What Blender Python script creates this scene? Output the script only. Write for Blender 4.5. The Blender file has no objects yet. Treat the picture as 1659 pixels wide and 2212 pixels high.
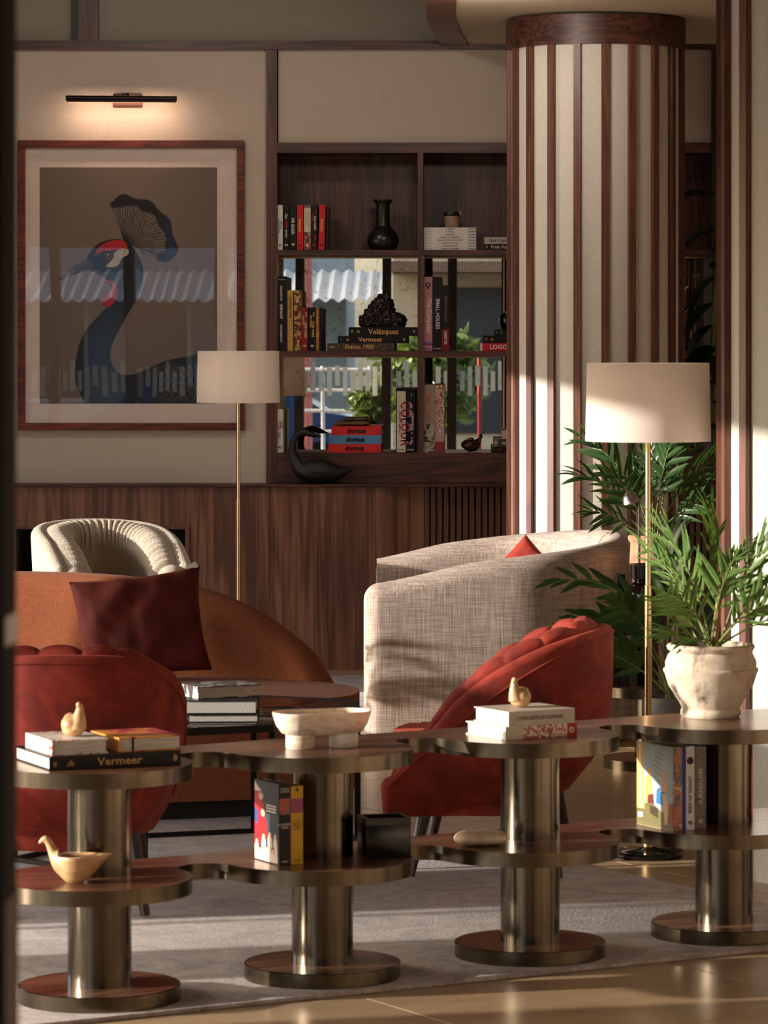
import bpy, bmesh, math, random
import numpy as np
from mathutils import Vector, Matrix, noise as mnoise

random.seed(7)
SC = bpy.context.scene
COL = SC.collection
R = math.radians

# ------------------------------------------------------------------ camera
cam_d = bpy.data.cameras.new('camera')
cam = bpy.data.objects.new('camera', cam_d)
COL.objects.link(cam)
cam.location = (0, 0, 1.54)
cam.rotation_euler = (R(90), 0, 0)
cam_d.sensor_fit = 'VERTICAL'
cam_d.sensor_height = 36.0
cam_d.sensor_width = 27.0
cam_d.lens = 36.0 * 8000 / 2212
cam_d.shift_x = (829.5 - 1030) / 2212
cam_d.shift_y = (750 - 1106) / 2212
cam_d.clip_end = 300
cam_d.dof.use_dof = True
cam_d.dof.focus_distance = 14.6
cam_d.dof.aperture_fstop = 13.0
SC.camera = cam

# ------------------------------------------------------------------ sky, sun, fill lights, exposure
world = bpy.data.worlds.new('sky')
SC.world = world
world.use_nodes = True
wn, wl = world.node_tree.nodes, world.node_tree.links
wn.clear()
w_out = wn.new('ShaderNodeOutputWorld')
w_bg = wn.new('ShaderNodeBackground')
w_sky = wn.new('ShaderNodeTexSky')
w_sky.sky_type = 'NISHITA'
w_sky.sun_disc = False
w_sky.sun_elevation = R(28)
w_sky.sun_rotation = R(-90)
w_sky.air_density = 1.0
w_sky.dust_density = 2.5
w_bg.inputs['Strength'].default_value = 0.6
wl.new(w_sky.outputs[0], w_bg.inputs['Color'])
wl.new(w_bg.outputs[0], w_out.inputs['Surface'])

sun_d = bpy.data.lights.new('sun', 'SUN')
sun_d.energy = 8.5
sun_d.angle = R(0.6)
sun_d.color = (1.0, 0.905, 0.81)
sun = bpy.data.objects.new('sun', sun_d)
COL.objects.link(sun)
sun.rotation_euler = Vector((0.97, 0.24, -0.18)).to_track_quat('-Z', 'Y').to_euler()


def area(name, loc, size, power, color, target):
    d = bpy.data.lights.new(name, 'AREA')
    d.shape = 'RECTANGLE'
    d.size, d.size_y = size
    d.energy = power
    d.color = color
    o = bpy.data.objects.new(name, d)
    COL.objects.link(o)
    o.location = loc
    o.rotation_euler = (Vector(target) - Vector(loc)).to_track_quat('-Z', 'Y').to_euler()
    return o


# warm fill lights added up by the ceiling to brighten the back wall
area('wall_fill_light', (-1.6, 15.6, 3.44), (0.5, 0.2), 14, (1.0, 0.87, 0.74), (-1.6, 17.8, 1.2))
area('wall_fill_light', (0.0, 15.2, 2.93), (0.5, 0.2), 10, (1.0, 0.85, 0.72), (-0.2, 17.8, 1.6))

SC.view_settings.view_transform = 'Standard'
SC.view_settings.look = 'None'
SC.view_settings.gamma = 1.0
SC.view_settings.use_curve_mapping = False
SC.view_settings.exposure = 0.0


# ------------------------------------------------------------------ helpers
def lin(c):
    def f(v):
        v = v / 255.0
        return v / 12.92 if v <= 0.04045 else ((v + 0.055) / 1.055) ** 2.4
    return (f(c[0]), f(c[1]), f(c[2]), 1.0)


class NT:
    def __init__(s, name):
        s.m = bpy.data.materials.new(name)
        s.m.use_nodes = True
        s.n, s.l = s.m.node_tree.nodes, s.m.node_tree.links
        s.b = s.n['Principled BSDF']

    def node(s, t, **kw):
        n = s.n.new(t)
        for k, v in kw.items():
            setattr(n, k, v)
        return n

    def coord(s, scale=(1, 1, 1), kind='Object'):
        tc = s.node('ShaderNodeTexCoord')
        mp = s.node('ShaderNodeMapping')
        mp.inputs['Scale'].default_value = scale
        s.l.new(tc.outputs[kind], mp.inputs['Vector'])
        return mp.outputs['Vector']

    def noise(s, vec, scale, detail=4.0, rough=0.55, dist=0.0):
        n = s.node('ShaderNodeTexNoise')
        n.inputs['Scale'].default_value = scale
        n.inputs['Detail'].default_value = detail
        n.inputs['Roughness'].default_value = rough
        n.inputs['Distortion'].default_value = dist
        s.l.new(vec, n.inputs['Vector'])
        return n.outputs['Fac']

    def ramp(s, fac, stops):
        r = s.node('ShaderNodeValToRGB')
        e = r.color_ramp.elements
        while len(e) < len(stops):
            e.new(0.5)
        for i, (p, c) in enumerate(stops):
            e[i].position = p
            e[i].color = lin(c)
        s.l.new(fac, r.inputs['Fac'])
        return r.outputs['Color']

    def mul(s, a, b, fac=1.0, mode='MULTIPLY'):
        m = s.node('ShaderNodeMixRGB', blend_type=mode)
        m.inputs['Fac'].default_value = fac
        s.l.new(a, m.inputs['Color1'])
        if isinstance(b, (tuple, list)):
            m.inputs['Color2'].default_value = b
        else:
            s.l.new(b, m.inputs['Color2'])
        return m.outputs['Color']

    def math(s, op, a, b):
        m = s.node('ShaderNodeMath', operation=op)
        for i, v in enumerate((a, b)):
            if isinstance(v, (int, float)):
                m.inputs[i].default_value = v
            else:
                s.l.new(v, m.inputs[i])
        return m.outputs[0]

    def color(s, out):
        s.l.new(out, s.b.inputs['Base Color'])

    def bump(s, h, strength=0.3, dist=0.002):
        b = s.node('ShaderNodeBump')
        b.inputs['Strength'].default_value = strength
        b.inputs['Distance'].default_value = dist
        s.l.new(h, b.inputs['Height'])
        s.l.new(b.outputs['Normal'], s.b.inputs['Normal'])

    def set(s, **kw):
        for k, v in kw.items():
            s.b.inputs[k.replace('_', ' ')].default_value = v
        return s


def plain(name, c, rough=0.6, metal=0.0, mottled=0.08, scale=30.0, **kw):
    """flat paint with a faint mottled grain"""
    t = NT(name)
    v = t.coord()
    f = t.noise(v, scale, 3)
    lo = [max(0, x * (1 - mottled)) for x in c]
    hi = [min(255, x * (1 + mottled)) for x in c]
    t.color(t.ramp(f, [(0.3, lo), (0.7, hi)]))
    t.set(Roughness=rough, Metallic=metal, **kw)
    return t.m


def wood(name, axis, dark, mid, light, rough=0.42, scale=1.0, coat=0.0):
    t = NT(name)
    sc = [9.0, 9.0, 9.0]
    sc[axis] = 0.55
    v = t.coord([q * scale for q in sc])
    wob = t.noise(v, 1.1, 2, 0.5, 0.6)
    fine_s = [120.0, 120.0, 120.0]
    fine_s[axis] = 3.0
    v2 = t.coord([q * scale for q in fine_s])
    fine = t.noise(v2, 1.0, 3, 0.6)
    ring = t.math('FRACT', t.math('MULTIPLY', wob, 9.0), 0)
    tri = t.math('ABSOLUTE', t.math('SUBTRACT', ring, 0.5), 0)
    f = t.math('ADD', t.math('MULTIPLY', tri, 0.9), t.math('MULTIPLY', t.math('SUBTRACT', fine, 0.5), 1.1))
    f = t.math('ADD', f, t.math('MULTIPLY', t.math('SUBTRACT', wob, 0.5), 0.9))
    c = t.ramp(f, [(0.0, dark), (0.28, mid), (0.62, light)])
    t.color(c)
    t.set(Roughness=rough)
    if coat:
        t.set(Coat_Weight=coat, Coat_Roughness=0.15)
    t.bump(fine, 0.12, 0.001)
    return t.m


def weave(name, base, hi, lo, sx=420.0, long=14.0, rough=0.9, sheen=0.15, bump=0.25, contrast=1.0):
    """slubbed woven cloth: streaks along the height crossed by streaks along the width"""
    t = NT(name)
    a = t.noise(t.coord((sx, sx, long)), 1.0, 2, 0.5)
    b = t.noise(t.coord((long, long, sx)), 1.0, 2, 0.5)
    f = t.math('ADD', t.math('MULTIPLY', a, 0.55), t.math('MULTIPLY', b, 0.45))
    w = 0.16 / contrast
    t.color(t.ramp(f, [(0.5 - w, lo), (0.5, base), (0.5 + w, hi)]))
    t.set(Roughness=rough, Sheen_Weight=sheen, Sheen_Roughness=0.5)
    t.bump(f, bump, 0.001)
    return t.m


def velvet(name, base, lo, hi, sheen=0.6):
    t = NT(name)
    f = t.noise(t.coord(), 9.0, 5, 0.65, 0.8)
    g = t.noise(t.coord((300, 300, 300)), 1.0, 2)
    t.color(t.ramp(f, [(0.3, lo), (0.52, base), (0.75, hi)]))
    t.set(Roughness=0.85, Sheen_Weight=sheen, Sheen_Roughness=0.35)
    t.b.inputs['Sheen Tint'].default_value = lin((255, 120, 90))
    t.bump(g, 0.15, 0.001)
    return t.m


def bronze(name, c1, c2, rough=0.3, axis=2):
    t = NT(name)
    s = [110.0, 110.0, 110.0]
    s[axis] = 2.0
    f = t.noise(t.coord(s), 1.0, 3)
    g = t.noise(t.coord(), 7.0, 3)
    t.color(t.mul(t.ramp(g, [(0.3, c1), (0.7, c2)]), t.ramp(f, [(0.3, (232, 232, 232)), (0.7, (255, 255, 255))])))
    t.set(Metallic=1.0, Roughness=rough)
    return t.m


def art(name, cols, scale=9.0, rough=0.35, seed=0.0):
    """printed picture on a book cover: soft patches in the picture's colours"""
    t = NT(name)
    tc = t.node('ShaderNodeTexCoord')
    mp = t.node('ShaderNodeMapping')
    mp.inputs['Location'].default_value = (seed, seed * 1.7, seed * 0.6)
    mp.inputs['Scale'].default_value = (scale, scale, scale)
    t.l.new(tc.outputs['Object'], mp.inputs['Vector'])
    f = t.noise(mp.outputs['Vector'], 1.6, 3, 0.6, 1.2)
    n = len(cols)
    stops = [(0.32 + 0.36 * i / max(1, n - 1), c) for i, c in enumerate(cols)]
    r = t.node('ShaderNodeValToRGB')
    r.color_ramp.interpolation = 'CONSTANT'
    e = r.color_ramp.elements
    while len(e) < n:
        e.new(0.5)
    for i, (p, c) in enumerate(stops):
        e[i].position = p
        e[i].color = lin(c)
    t.l.new(f, r.inputs['Fac'])
    t.color(r.outputs['Color'])
    t.set(Roughness=rough)
    return t.m


_ink = {}


def ink(c, rough=0.5):
    k = (tuple(c), rough)
    if k not in _ink:
        _ink[k] = plain('ink_%d_%d_%d' % tuple(c), c, rough, mottled=0.03, Specular_IOR_Level=0.25)
    return _ink[k]


# ---- geometry
def new_mesh(name, bm, mats, sharp=35.0, smooth=True):
    me = bpy.data.meshes.new(name)
    bm.normal_update()
    bm.to_mesh(me)
    bm.free()
    for m in (mats if isinstance(mats, (list, tuple)) else [mats]):
        me.materials.append(m)
    if smooth:
        me.shade_smooth()
        me.set_sharp_from_angle(angle=R(sharp))
    return me


def obj(name, bm, mats, parent=None, sharp=35.0, smooth=True, loc=None, rz=0.0):
    me = new_mesh(name, bm, mats, sharp, smooth) if isinstance(bm, bmesh.types.BMesh) else bm
    o = bpy.data.objects.new(name, me)
    COL.objects.link(o)
    if parent:
        o.parent = parent
    if loc:
        o.location = loc
    if rz:
        o.rotation_euler = (0, 0, rz)
    return o


def tag(o, label=None, cat=None, group=None, kind=None):
    if label:
        o['label'] = label
    if cat:
        o['category'] = cat
    if group:
        o['group'] = group
    if kind:
        o['kind'] = kind
    return o


def thing(name, label, cat, loc=(0, 0, 0), rz=0.0, group=None):
    o = bpy.data.objects.new(name, None)
    o.empty_display_size = 0.05
    COL.objects.link(o)
    o.location = loc
    o.rotation_euler = (0, 0, rz)
    return tag(o, label, cat, group)


def struct(name, bm, mats, parent=None, **kw):
    o = obj(name, bm, mats, parent, **kw)
    if not parent:
        o['kind'] = 'structure'
    return o


def copy_tree(o, parent=None):
    c = o.copy()
    COL.objects.link(c)
    if parent:
        c.parent = parent
    for ch in list(o.children):
        copy_tree(ch, c)
    return c


def BM():
    return bmesh.new()


def box(bm, x0, x1, y0, y1, z0, z1, bev=0.0, seg=2):
    b = bmesh.new() if bev else bm
    vs = [b.verts.new((x, y, z)) for z in (z0, z1) for y in (y0, y1) for x in (x0, x1)]
    for f in ((0, 2, 3, 1), (4, 5, 7, 6), (0, 1, 5, 4), (2, 6, 7, 3), (0, 4, 6, 2), (1, 3, 7, 5)):
        b.faces.new([vs[i] for i in f])
    if bev:
        bmesh.ops.bevel(b, geom=list(b.edges), offset=bev, segments=seg, profile=0.5, affect='EDGES')
        merge(bm, b)
    return bm


def merge(bm, b, mat=None):
    if mat:
        b.transform(mat)
    me = bpy.data.meshes.new('tmp')
    b.to_mesh(me)
    b.free()
    bm.from_mesh(me)
    bpy.data.meshes.remove(me)


def boxm(*a, **k):
    return box(BM(), *a, **k)


def lathe(bm, prof, seg=48, cx=0.0, cy=0.0, z0=0.0):
    rings = []
    for r, z in prof:
        if r < 1e-6:
            rings.append([bm.verts.new((cx, cy, z + z0))])
        else:
            rings.append([bm.verts.new((cx + r * math.cos(2 * math.pi * k / seg), cy + r * math.sin(2 * math.pi * k / seg), z + z0)) for k in range(seg)])
    for a, b in zip(rings, rings[1:]):
        for k in range(seg):
            j = (k + 1) % seg
            if len(a) == 1 and len(b) == 1:
                continue
            if len(a) == 1:
                bm.faces.new((a[0], b[j], b[k]))
            elif len(b) == 1:
                bm.faces.new((a[k], a[j], b[0]))
            else:
                bm.faces.new((a[k], a[j], b[j], b[k]))
    return bm


def lathem(prof, **k):
    return lathe(BM(), prof, **k)


def tube(bm, pts, radii, seg=10, cap=True):
    pts = [Vector(p) for p in pts]
    if not isinstance(radii, (list, tuple)):
        radii = [radii] * len(pts)
    rings = []
    up = None
    for i, p in enumerate(pts):
        t = (pts[min(i + 1, len(pts) - 1)] - pts[max(i - 1, 0)]).normalized()
        if up is None:
            up = Vector((0, 0, 1)) if abs(t.z) < 0.9 else Vector((1, 0, 0))
        a = t.cross(up).normalized()
        up = a.cross(t).normalized()
        rings.append([bm.verts.new(p + float(radii[i]) * (math.cos(2 * math.pi * k / seg) * a + math.sin(2 * math.pi * k / seg) * up)) for k in range(seg)])
    for r0, r1 in zip(rings, rings[1:]):
        for k in range(seg):
            j = (k + 1) % seg
            bm.faces.new((r0[k], r1[k], r1[j], r0[j]))
    if cap:
        bm.faces.new(rings[0])
        bm.faces.new(list(reversed(rings[-1])))
    return bm


def tubem(*a, **k):
    return tube(BM(), *a, **k)


def prism(bm, pts, z0, z1, mat_top=0, mat_side=0, bev=0.0):
    b = bmesh.new()
    lo = [b.verts.new((p[0], p[1], z0)) for p in pts]
    hi = [b.verts.new((p[0], p[1], z1)) for p in pts]
    n = len(pts)
    f = b.faces.new(list(reversed(lo)))
    f.material_index = mat_side
    f = b.faces.new(hi)
    f.material_index = mat_top
    rim = []
    for i in range(n):
        j = (i + 1) % n
        f = b.faces.new((lo[i], lo[j], hi[j], hi[i]))
        f.material_index = mat_side
    if bev:
        ed = [e for e in b.edges if abs(e.verts[0].co.z - e.verts[1].co.z) < 1e-6]
        bmesh.ops.bevel(b, geom=ed, offset=bev, segments=2, profile=0.5, affect='EDGES')
    merge(bm, b)
    return bm


def prismm(*a, **k):
    return prism(BM(), *a, **k)


def catmull(pts, n):
    """smooth polyline through pts (tuples of any length), n samples"""
    P = [np.array(p, float) for p in pts]
    P = [2 * P[0] - P[1]] + P + [2 * P[-1] - P[-2]]
    out = []
    m = len(P) - 3
    for i in range(n):
        t = i / (n - 1) * m
        k = min(int(t), m - 1)
        u = t - k
        a, b, c, d = P[k:k + 4]
        out.append(0.5 * ((2 * b) + (-a + c) * u + (2 * a - 5 * b + 4 * c - d) * u * u + (-a + 3 * b - 3 * c + d) * u ** 3))
    return out


def shell(bm, path, hfun, thick, z0, zin, lean=None, tuft=None, rnd=None, arc=7, ends=6, bottom_in=0.0, grow=None):
    """an upholstered wall swept along an open plan path (outside on the LEFT of travel is +a).
    hfun(s) top height, thick wall thickness, z0 outer bottom, zin inner bottom, lean(s, z) sideways shift,
    tuft(s) extra inner bulge (0..) ; ends are rounded over."""
    P = [Vector((p[0], p[1], 0)) for p in path]
    L = [0.0]
    for a, b in zip(P, P[1:]):
        L.append(L[-1] + (b - a).length)
    tot = L[-1]
    r = thick / 2.0
    rows = []
    st = []
    for i in range(ends):
        st.append((0, -r * math.cos(math.pi / 2 * i / ends) if False else -r * math.cos((i + 0.0) / ends * math.pi / 2)))
    for i in range(len(P)):
        st.append((i, 0.0))
    for i in range(ends):
        st.append((len(P) - 1, r * math.sin((i + 1) / ends * math.pi / 2)))
    for i, ext in st:
        t = (P[min(i + 1, len(P) - 1)] - P[max(i - 1, 0)]).normalized()
        nrm = Vector((-t.y, t.x, 0))
        base = P[i] + t * ext
        s = L[i] / tot
        k = math.sqrt(max(0.0, 1 - (abs(ext) / r) ** 2)) if ext else 1.0
        k = max(k, 0.02)
        rr = r * k
        h = hfun(s) - (r - rr) * 1.0
        prof = []
        nside = 7
        for q in range(nside):
            prof.append((rr, z0 + (h - rr - z0) * q / nside))
        for q in range(arc + 1):
            a = math.pi * q / arc
            prof.append((rr * math.cos(a), h - rr + rr * math.sin(a)))
        for q in range(1, nside + 1):
            prof.append((-rr, (h - rr) + (zin - (h - rr)) * q / nside))
        row = []
        for a, z in prof:
            bulge = 0.0
            if tuft and a < 0.3 * rr:
                bulge = tuft(s, z) * k
            sh = lean(s, z) if lean else 0.0
            row.append(bm.verts.new(base + nrm * (a + sh - bulge) + Vector((0, 0, z + (bulge * 0.5 if (tuft and z > h - rr) else 0)))))
        rows.append(row)
    for a, b in zip(rows, rows[1:]):
        for q in range(len(a) - 1):
            bm.faces.new((a[q], b[q], b[q + 1], a[q + 1]))
        bm.faces.new((a[-1], b[-1], b[0], a[0]))
    bm.faces.new(rows[0])
    bm.faces.new(list(reversed(rows[-1])))
    bmesh.ops.recalc_face_normals(bm, faces=list(bm.faces))
    return bm


def cushion(w, h, t, n=26, seed=0, pinch=0.07, wrinkle=0.012):
    """a square knife-edge cushion, standing in the XZ plane, bottom centre at the origin"""
    bm = BM()
    grid = {}
    for side in (1, -1):
        for i in range(n + 1):
            for j in range(n + 1):
                u, v = -1 + 2 * i / n, -1 + 2 * j / n
                edge = i in (0, n) or j in (0, n)
                if edge and side == -1:
                    grid[side, i, j] = grid[1, i, j]
                    continue
                px = 1 - pinch * (1 - v * v) * u * u
                pz = 1 - pinch * (1 - u * u) * v * v
                d = t / 2 * ((1 - u ** 2) ** 0.42) * ((1 - v ** 2) ** 0.42)
                x, z = u * px * w / 2, h / 2 + v * pz * h / 2
                q = mnoise.noise(Vector((x * 11 + seed, z * 9, side * 3.0)))
                q2 = mnoise.noise(Vector((x * 30 + seed, z * 24 + x * 20, side * 5.0)))
                d += (q * wrinkle + q2 * wrinkle * 0.35) * min(1, d / (t * 0.2))
                grid[side, i, j] = bm.verts.new((x, -side * d, z))
    for side in (1, -1):
        for i in range(n):
            for j in range(n):
                q = [grid[side, i, j], grid[side, i + 1, j], grid[side, i + 1, j + 1], grid[side, i, j + 1]]
                if side == -1:
                    q.reverse()
                bm.faces.new(q)
    return bm


def text_bm(s, size, align='CENTER', bold=0.014):
    cu = bpy.data.curves.new('lettering', 'FONT')
    cu.body = s
    cu.size = size
    cu.align_x = align
    cu.align_y = 'CENTER'
    cu.resolution_u = 2
    cu.offset = size * bold
    o = bpy.data.objects.new('lettering', cu)
    COL.objects.link(o)
    dg = bpy.context.evaluated_depsgraph_get()
    me = bpy.data.meshes.new_from_object(o.evaluated_get(dg))
    bpy.data.objects.remove(o)
    bpy.data.curves.remove(cu)
    b = bmesh.new()
    b.from_mesh(me)
    bpy.data.meshes.remove(me)
    return b


def lettering(parent, s, size, u, v, y, c, ang=0.0, name='lettering', squash=1.0, bold=0.014):
    """flat printed words on a face that looks towards -Y"""
    b = text_bm(s, size, bold=bold)
    m = Matrix.Translation((u, y, v)) @ Matrix.Rotation(R(90), 4, 'X') @ Matrix.Rotation(R(ang), 4, 'Z') @ Matrix.Diagonal((squash, 1, 1, 1))
    b.transform(m)
    return obj(name, b, ink(c), parent, smooth=False)


def book(label, loc, W, H, D, cover, stand=True, rz=0.0, pages=(222, 212, 196), words=(), bands=(), group=None, art_mat=None, tilt=0.0, spine_side=False, round_spine=False, cover_art=None):
    """spine looks towards -Y. stand: boards at x=0 and x=W; lying: boards at z=0 and z=H."""
    t = thing('book', label, 'book', loc, rz, group)
    if tilt:
        t.rotation_euler = (0, tilt, rz)
    th = 0.003
    pm = _pages(pages)
    cm = art_mat or (cover if not isinstance(cover, tuple) else ink(cover, 0.42))
    b = BM()
    sp = 0.003
    if stand:
        prof = [(0, 0), (0, D), (th, D), (th, sp), (W - th, sp), (W - th, D), (W, D), (W, 0)]
        lo = [b.verts.new((x, y, 0)) for x, y in prof]
        hi = [b.verts.new((x, y, H)) for x, y in prof]
    else:
        prof = [(0, 0), (0, D), (th, D), (th, sp), (H - th, sp), (H - th, D), (H, D), (H, 0)]
        lo = [b.verts.new((0, y, z)) for z, y in prof]
        hi = [b.verts.new((W, y, z)) for z, y in prof]
    n = len(prof)
    for i in range(n):
        j = (i + 1) % n
        b.faces.new((lo[i], hi[i], hi[j], lo[j]))
    for ring in (lo, hi):
        b.faces.new((ring[0], ring[1], ring[2], ring[3]))
        b.faces.new((ring[4], ring[5], ring[6], ring[7]))
        b.faces.new((ring[0], ring[3], ring[4], ring[7]))
    bmesh.ops.recalc_face_normals(b, faces=list(b.faces))
    obj('cover', b, cm, t, smooth=False)
    i = 0.004
    if stand:
        p = boxm(th, W - th, sp, D - i, i, H - i)
    else:
        p = boxm(i, W - i, sp, D - i, th, H - th)
    obj('pages', p, pm, t, smooth=False)
    for (a0, a1, c) in bands:
        m = c if not isinstance(c, tuple) else ink(c, 0.45)
        if stand:
            obj('colour_band', boxm(0.0003, W - 0.0003, -0.0006, 0, a0 * H, a1 * H), m, t, smooth=False)
        else:
            obj('colour_band', boxm(a0 * W, a1 * W, -0.0006, 0, 0.0003, H - 0.0003), m, t, smooth=False)
    for w in words:
        s, size, u, v, c = w[:5]
        ang = w[5] if len(w) > 5 else (-90 if stand else 0)
        sq = w[6] if len(w) > 6 else 1.0
        lettering(t, s, size, u * W, v * H, -0.0011, c, ang, squash=sq, bold=w[7] if len(w) > 7 else 0.014)
    for k, (poly, c) in enumerate(cover_art or ()):
        # flat print on the board at x = 0: points are (distance from the spine, height) as shares of the board
        b = BM()
        x = -0.0004 - 0.00005 * k
        b.faces.new([b.verts.new((x, D * p[0], H * p[1])) for p in poly])
        bmesh.ops.triangulate(b, faces=list(b.faces))
        obj('cover_print', b, ink(c, 0.35), t, smooth=False)
    return t


_pg = {}


def _pages(c):
    if c not in _pg:
        t = NT('page_edges')
        f = t.noise(t.coord((260, 20, 260)), 1.0, 2)
        t.color(t.ramp(f, [(0.3, [x * 0.84 for x in c]), (0.7, c)]))
        t.set(Roughness=0.8)
        _pg[c] = t.m
    return _pg[c]

# ------------------------------------------------------------------ materials
WAL_V = wood('walnut_upright_grain', 2, (50, 26, 19), (78, 43, 32), (98, 57, 43), 0.45)
WAL_H = wood('walnut_level_grain', 0, (50, 26, 19), (78, 43, 32), (98, 57, 43), 0.45)
WAL_PANEL = wood('walnut_wall_panel', 2, (84, 52, 41), (116, 76, 59), (140, 96, 75), 0.33, scale=0.62)
WAL_RED = wood('reddish_walnut_slat', 2, (84, 49, 39), (104, 63, 50), (120, 76, 61), 0.42, scale=1.1)
WAL_TOP = wood('walnut_table_veneer', 0, (72, 42, 30), (112, 72, 54), (138, 94, 72), 0.3, scale=1.2, coat=0.35)
WAL_DARK = wood('dark_stained_walnut', 2, (18, 11, 9), (34, 20, 17), (50, 30, 25), 0.5)
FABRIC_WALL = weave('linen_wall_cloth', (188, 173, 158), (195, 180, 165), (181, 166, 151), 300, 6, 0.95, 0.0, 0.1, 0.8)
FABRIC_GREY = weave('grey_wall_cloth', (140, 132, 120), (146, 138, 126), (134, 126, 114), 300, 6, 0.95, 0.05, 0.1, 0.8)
PLASTER = plain('cream_column_panel', (207, 202, 191), 0.75, mottled=0.02, scale=60)
SOFFIT = plain('cream_woven_ceiling', (196, 180, 154), 0.9, mottled=0.05, scale=400)
CEIL = plain('pale_ceiling', (170, 162, 148), 0.9, mottled=0.02)
GROUT = plain('tile_joint', (120, 103, 82), 0.8)
BRASS_TRIM = plain('satin_brass_strip', (215, 186, 140), 0.35, 1.0)
CREAM_LINING = plain('cream_shelf_lining', (214, 190, 150), 0.6)
BLACK_METAL = plain('black_metal', (18, 17, 17), 0.4, 0.6)


def tile_mat():
    t = NT('glossy_beige_tile')
    f = t.noise(t.coord((2.0, 9.0, 1.0)), 1.3, 5, 0.6, 0.8)
    t.color(t.ramp(f, [(0.3, (168, 141, 108)), (0.55, (184, 156, 122)), (0.8, (198, 172, 138))]))
    t.set(Roughness=0.28)
    t.b.inputs['Specular IOR Level'].default_value = 0.5
    return t.m


TILE = tile_mat()


def mirror_mat():
    t = NT('antique_mirror')
    v = t.coord()
    f = t.noise(v, 38, 6, 0.75, 0.6)
    g = t.noise(v, 4, 3)
    t.color(t.ramp(t.math('ADD', t.math('MULTIPLY', f, 0.75), t.math('MULTIPLY', g, 0.25)), [(0.33, (70, 58, 44)), (0.42, (206, 201, 190)), (0.7, (224, 220, 210))]))
    t.set(Metallic=1.0, Roughness=0.0)
    t.bump(t.noise(t.coord((2.0, 2.0, 0.2)), 1.6, 0), 0.02, 0.01)
    return t.m


MIRROR = mirror_mat()

# ------------------------------------------------------------------ floor
fl = tag(bpy.data.objects.new('floor', None), kind='structure')
COL.objects.link(fl)
obj('floor_slab', boxm(-6.0, 3.6, -4.3, 18.7, -0.25, -0.006), GROUT, fl, smooth=False)
ang = R(31.6)
ca, sa = math.cos(ang), math.sin(ang)
tw = 0.9
tb = boxm(-tw / 2 + 0.0015, tw / 2 - 0.0015, -tw / 2 + 0.0015, tw / 2 - 0.0015, -0.008, 0.0, 0.0012, 1)
tile_me = new_mesh('tile', tb, TILE, smooth=False)
for i in range(-16, 17):
    for j in range(-4, 26):
        lx, ly = (i + 0.35) * tw, (j + 0.2) * tw
        x, y = lx * ca - ly * sa, lx * sa + ly * ca
        if -2.9 < x < 3.0 and 5.0 < y < 18.2:
            o = obj('tile', tile_me, None, fl, loc=(x, y, 0), rz=ang)
plain_b = BM()
box(plain_b, -6.0, -2.5, -4.3, 18.7, -0.25, -0.004)
# ------------------------------------------------------------------ walls and ceiling
struct('ceiling', boxm(-5.3, 3.6, -4.3, 18.7, 3.6, 3.8), CEIL, smooth=False)

wl_ = tag(bpy.data.objects.new('wall_left', None), kind='structure')
COL.objects.link(wl_)
HEAD = 2.41
obj('window_head', boxm(-5.25, -5.0, -4.3, 18.7, HEAD, 3.6), CEIL, wl_, smooth=False)
for (y0, y1) in ((-4.3, -3.6), (-0.4, 0.2), (3.6, 4.2), (6.8, 7.33), (8.772, 8.782), (8.797, 8.807), (9.93, 11.05), (13.62, 13.65), (15.3, 18.7)):
    obj('sun_band_post', boxm(-5.03, -5.0, y0, y1, 0, HEAD), BLACK_METAL, wl_, smooth=False)  # unseen posts, spaced and widened to shape the bands of sun
for (y0, y1, h) in ((7.88, 8.34, 1.05), (8.865, 9.6, 1.5)):
    obj('low_sun_block', boxm(-5.03, -5.0, y0, y1, 0, h), CEIL, wl_, smooth=False)  # unseen low blocks added to keep sun off parts of the rug
obj('upper_sun_block', boxm(-5.02, -5.0, 11.05, 12.25, 1.09, HEAD), FABRIC_GREY, wl_, smooth=False)  # unseen sheet added to shade the rust sofa, floor sun passes below

struct('wall_right', boxm(3.3, 3.6, -4.3, 18.7, 0, 3.6), FABRIC_WALL, smooth=False)

# rear window wall, behind the camera, seen in the mirrors
wr = tag(bpy.data.objects.new('wall_rear', None), kind='structure')
COL.objects.link(wr)
obj('window_head', boxm(-5.3, 3.6, -4.3, -4.0, 2.62, 3.6), WAL_DARK, wr, smooth=False)
obj('rear_dimming_wall', boxm(0.95, 3.6, -4.3, -4.0, 0, 3.6), WAL_DARK, wr, smooth=False)  # unseen solid piece added to darken the reflections in the bronze
obj('plinth', boxm(-5.3, 3.6, -4.3, -4.0, 0, 0.12), WAL_DARK, wr, smooth=False)
for k, x in enumerate((-5.2, -4.55, -3.75, -2.75, -1.93, -0.98, -0.28, 0.42)):
    obj('mullion', boxm(x - 0.05, x + 0.05, -4.28, -4.02, 0.12, 2.62), WAL_DARK, wr, smooth=False)
_ft = NT('white_frosted_strip')
_ft.n.remove(_ft.b)
_a, _b, _m = _ft.node('ShaderNodeBsdfDiffuse'), _ft.node('ShaderNodeBsdfTranslucent'), _ft.node('ShaderNodeMixShader')
_a.inputs['Color'].default_value = _b.inputs['Color'].default_value = lin((240, 240, 234))
_m.inputs[0].default_value = 0.6
_ft.l.new(_a.outputs[0], _m.inputs[1])
_ft.l.new(_b.outputs[0], _m.inputs[2])
_ft.l.new(_m.outputs[0], _ft.n['Material Output'].inputs['Surface'])
FRIT = _ft.m
fme = new_mesh('frosted_strip', boxm(-0.026, 0.026, -0.004, 0.004, -0.16, 0.16), FRIT, smooth=False)
fme2 = new_mesh('frosted_strip', boxm(-0.026, 0.026, -0.004, 0.004, -0.11, 0.11), FRIT, smooth=False)
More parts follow.
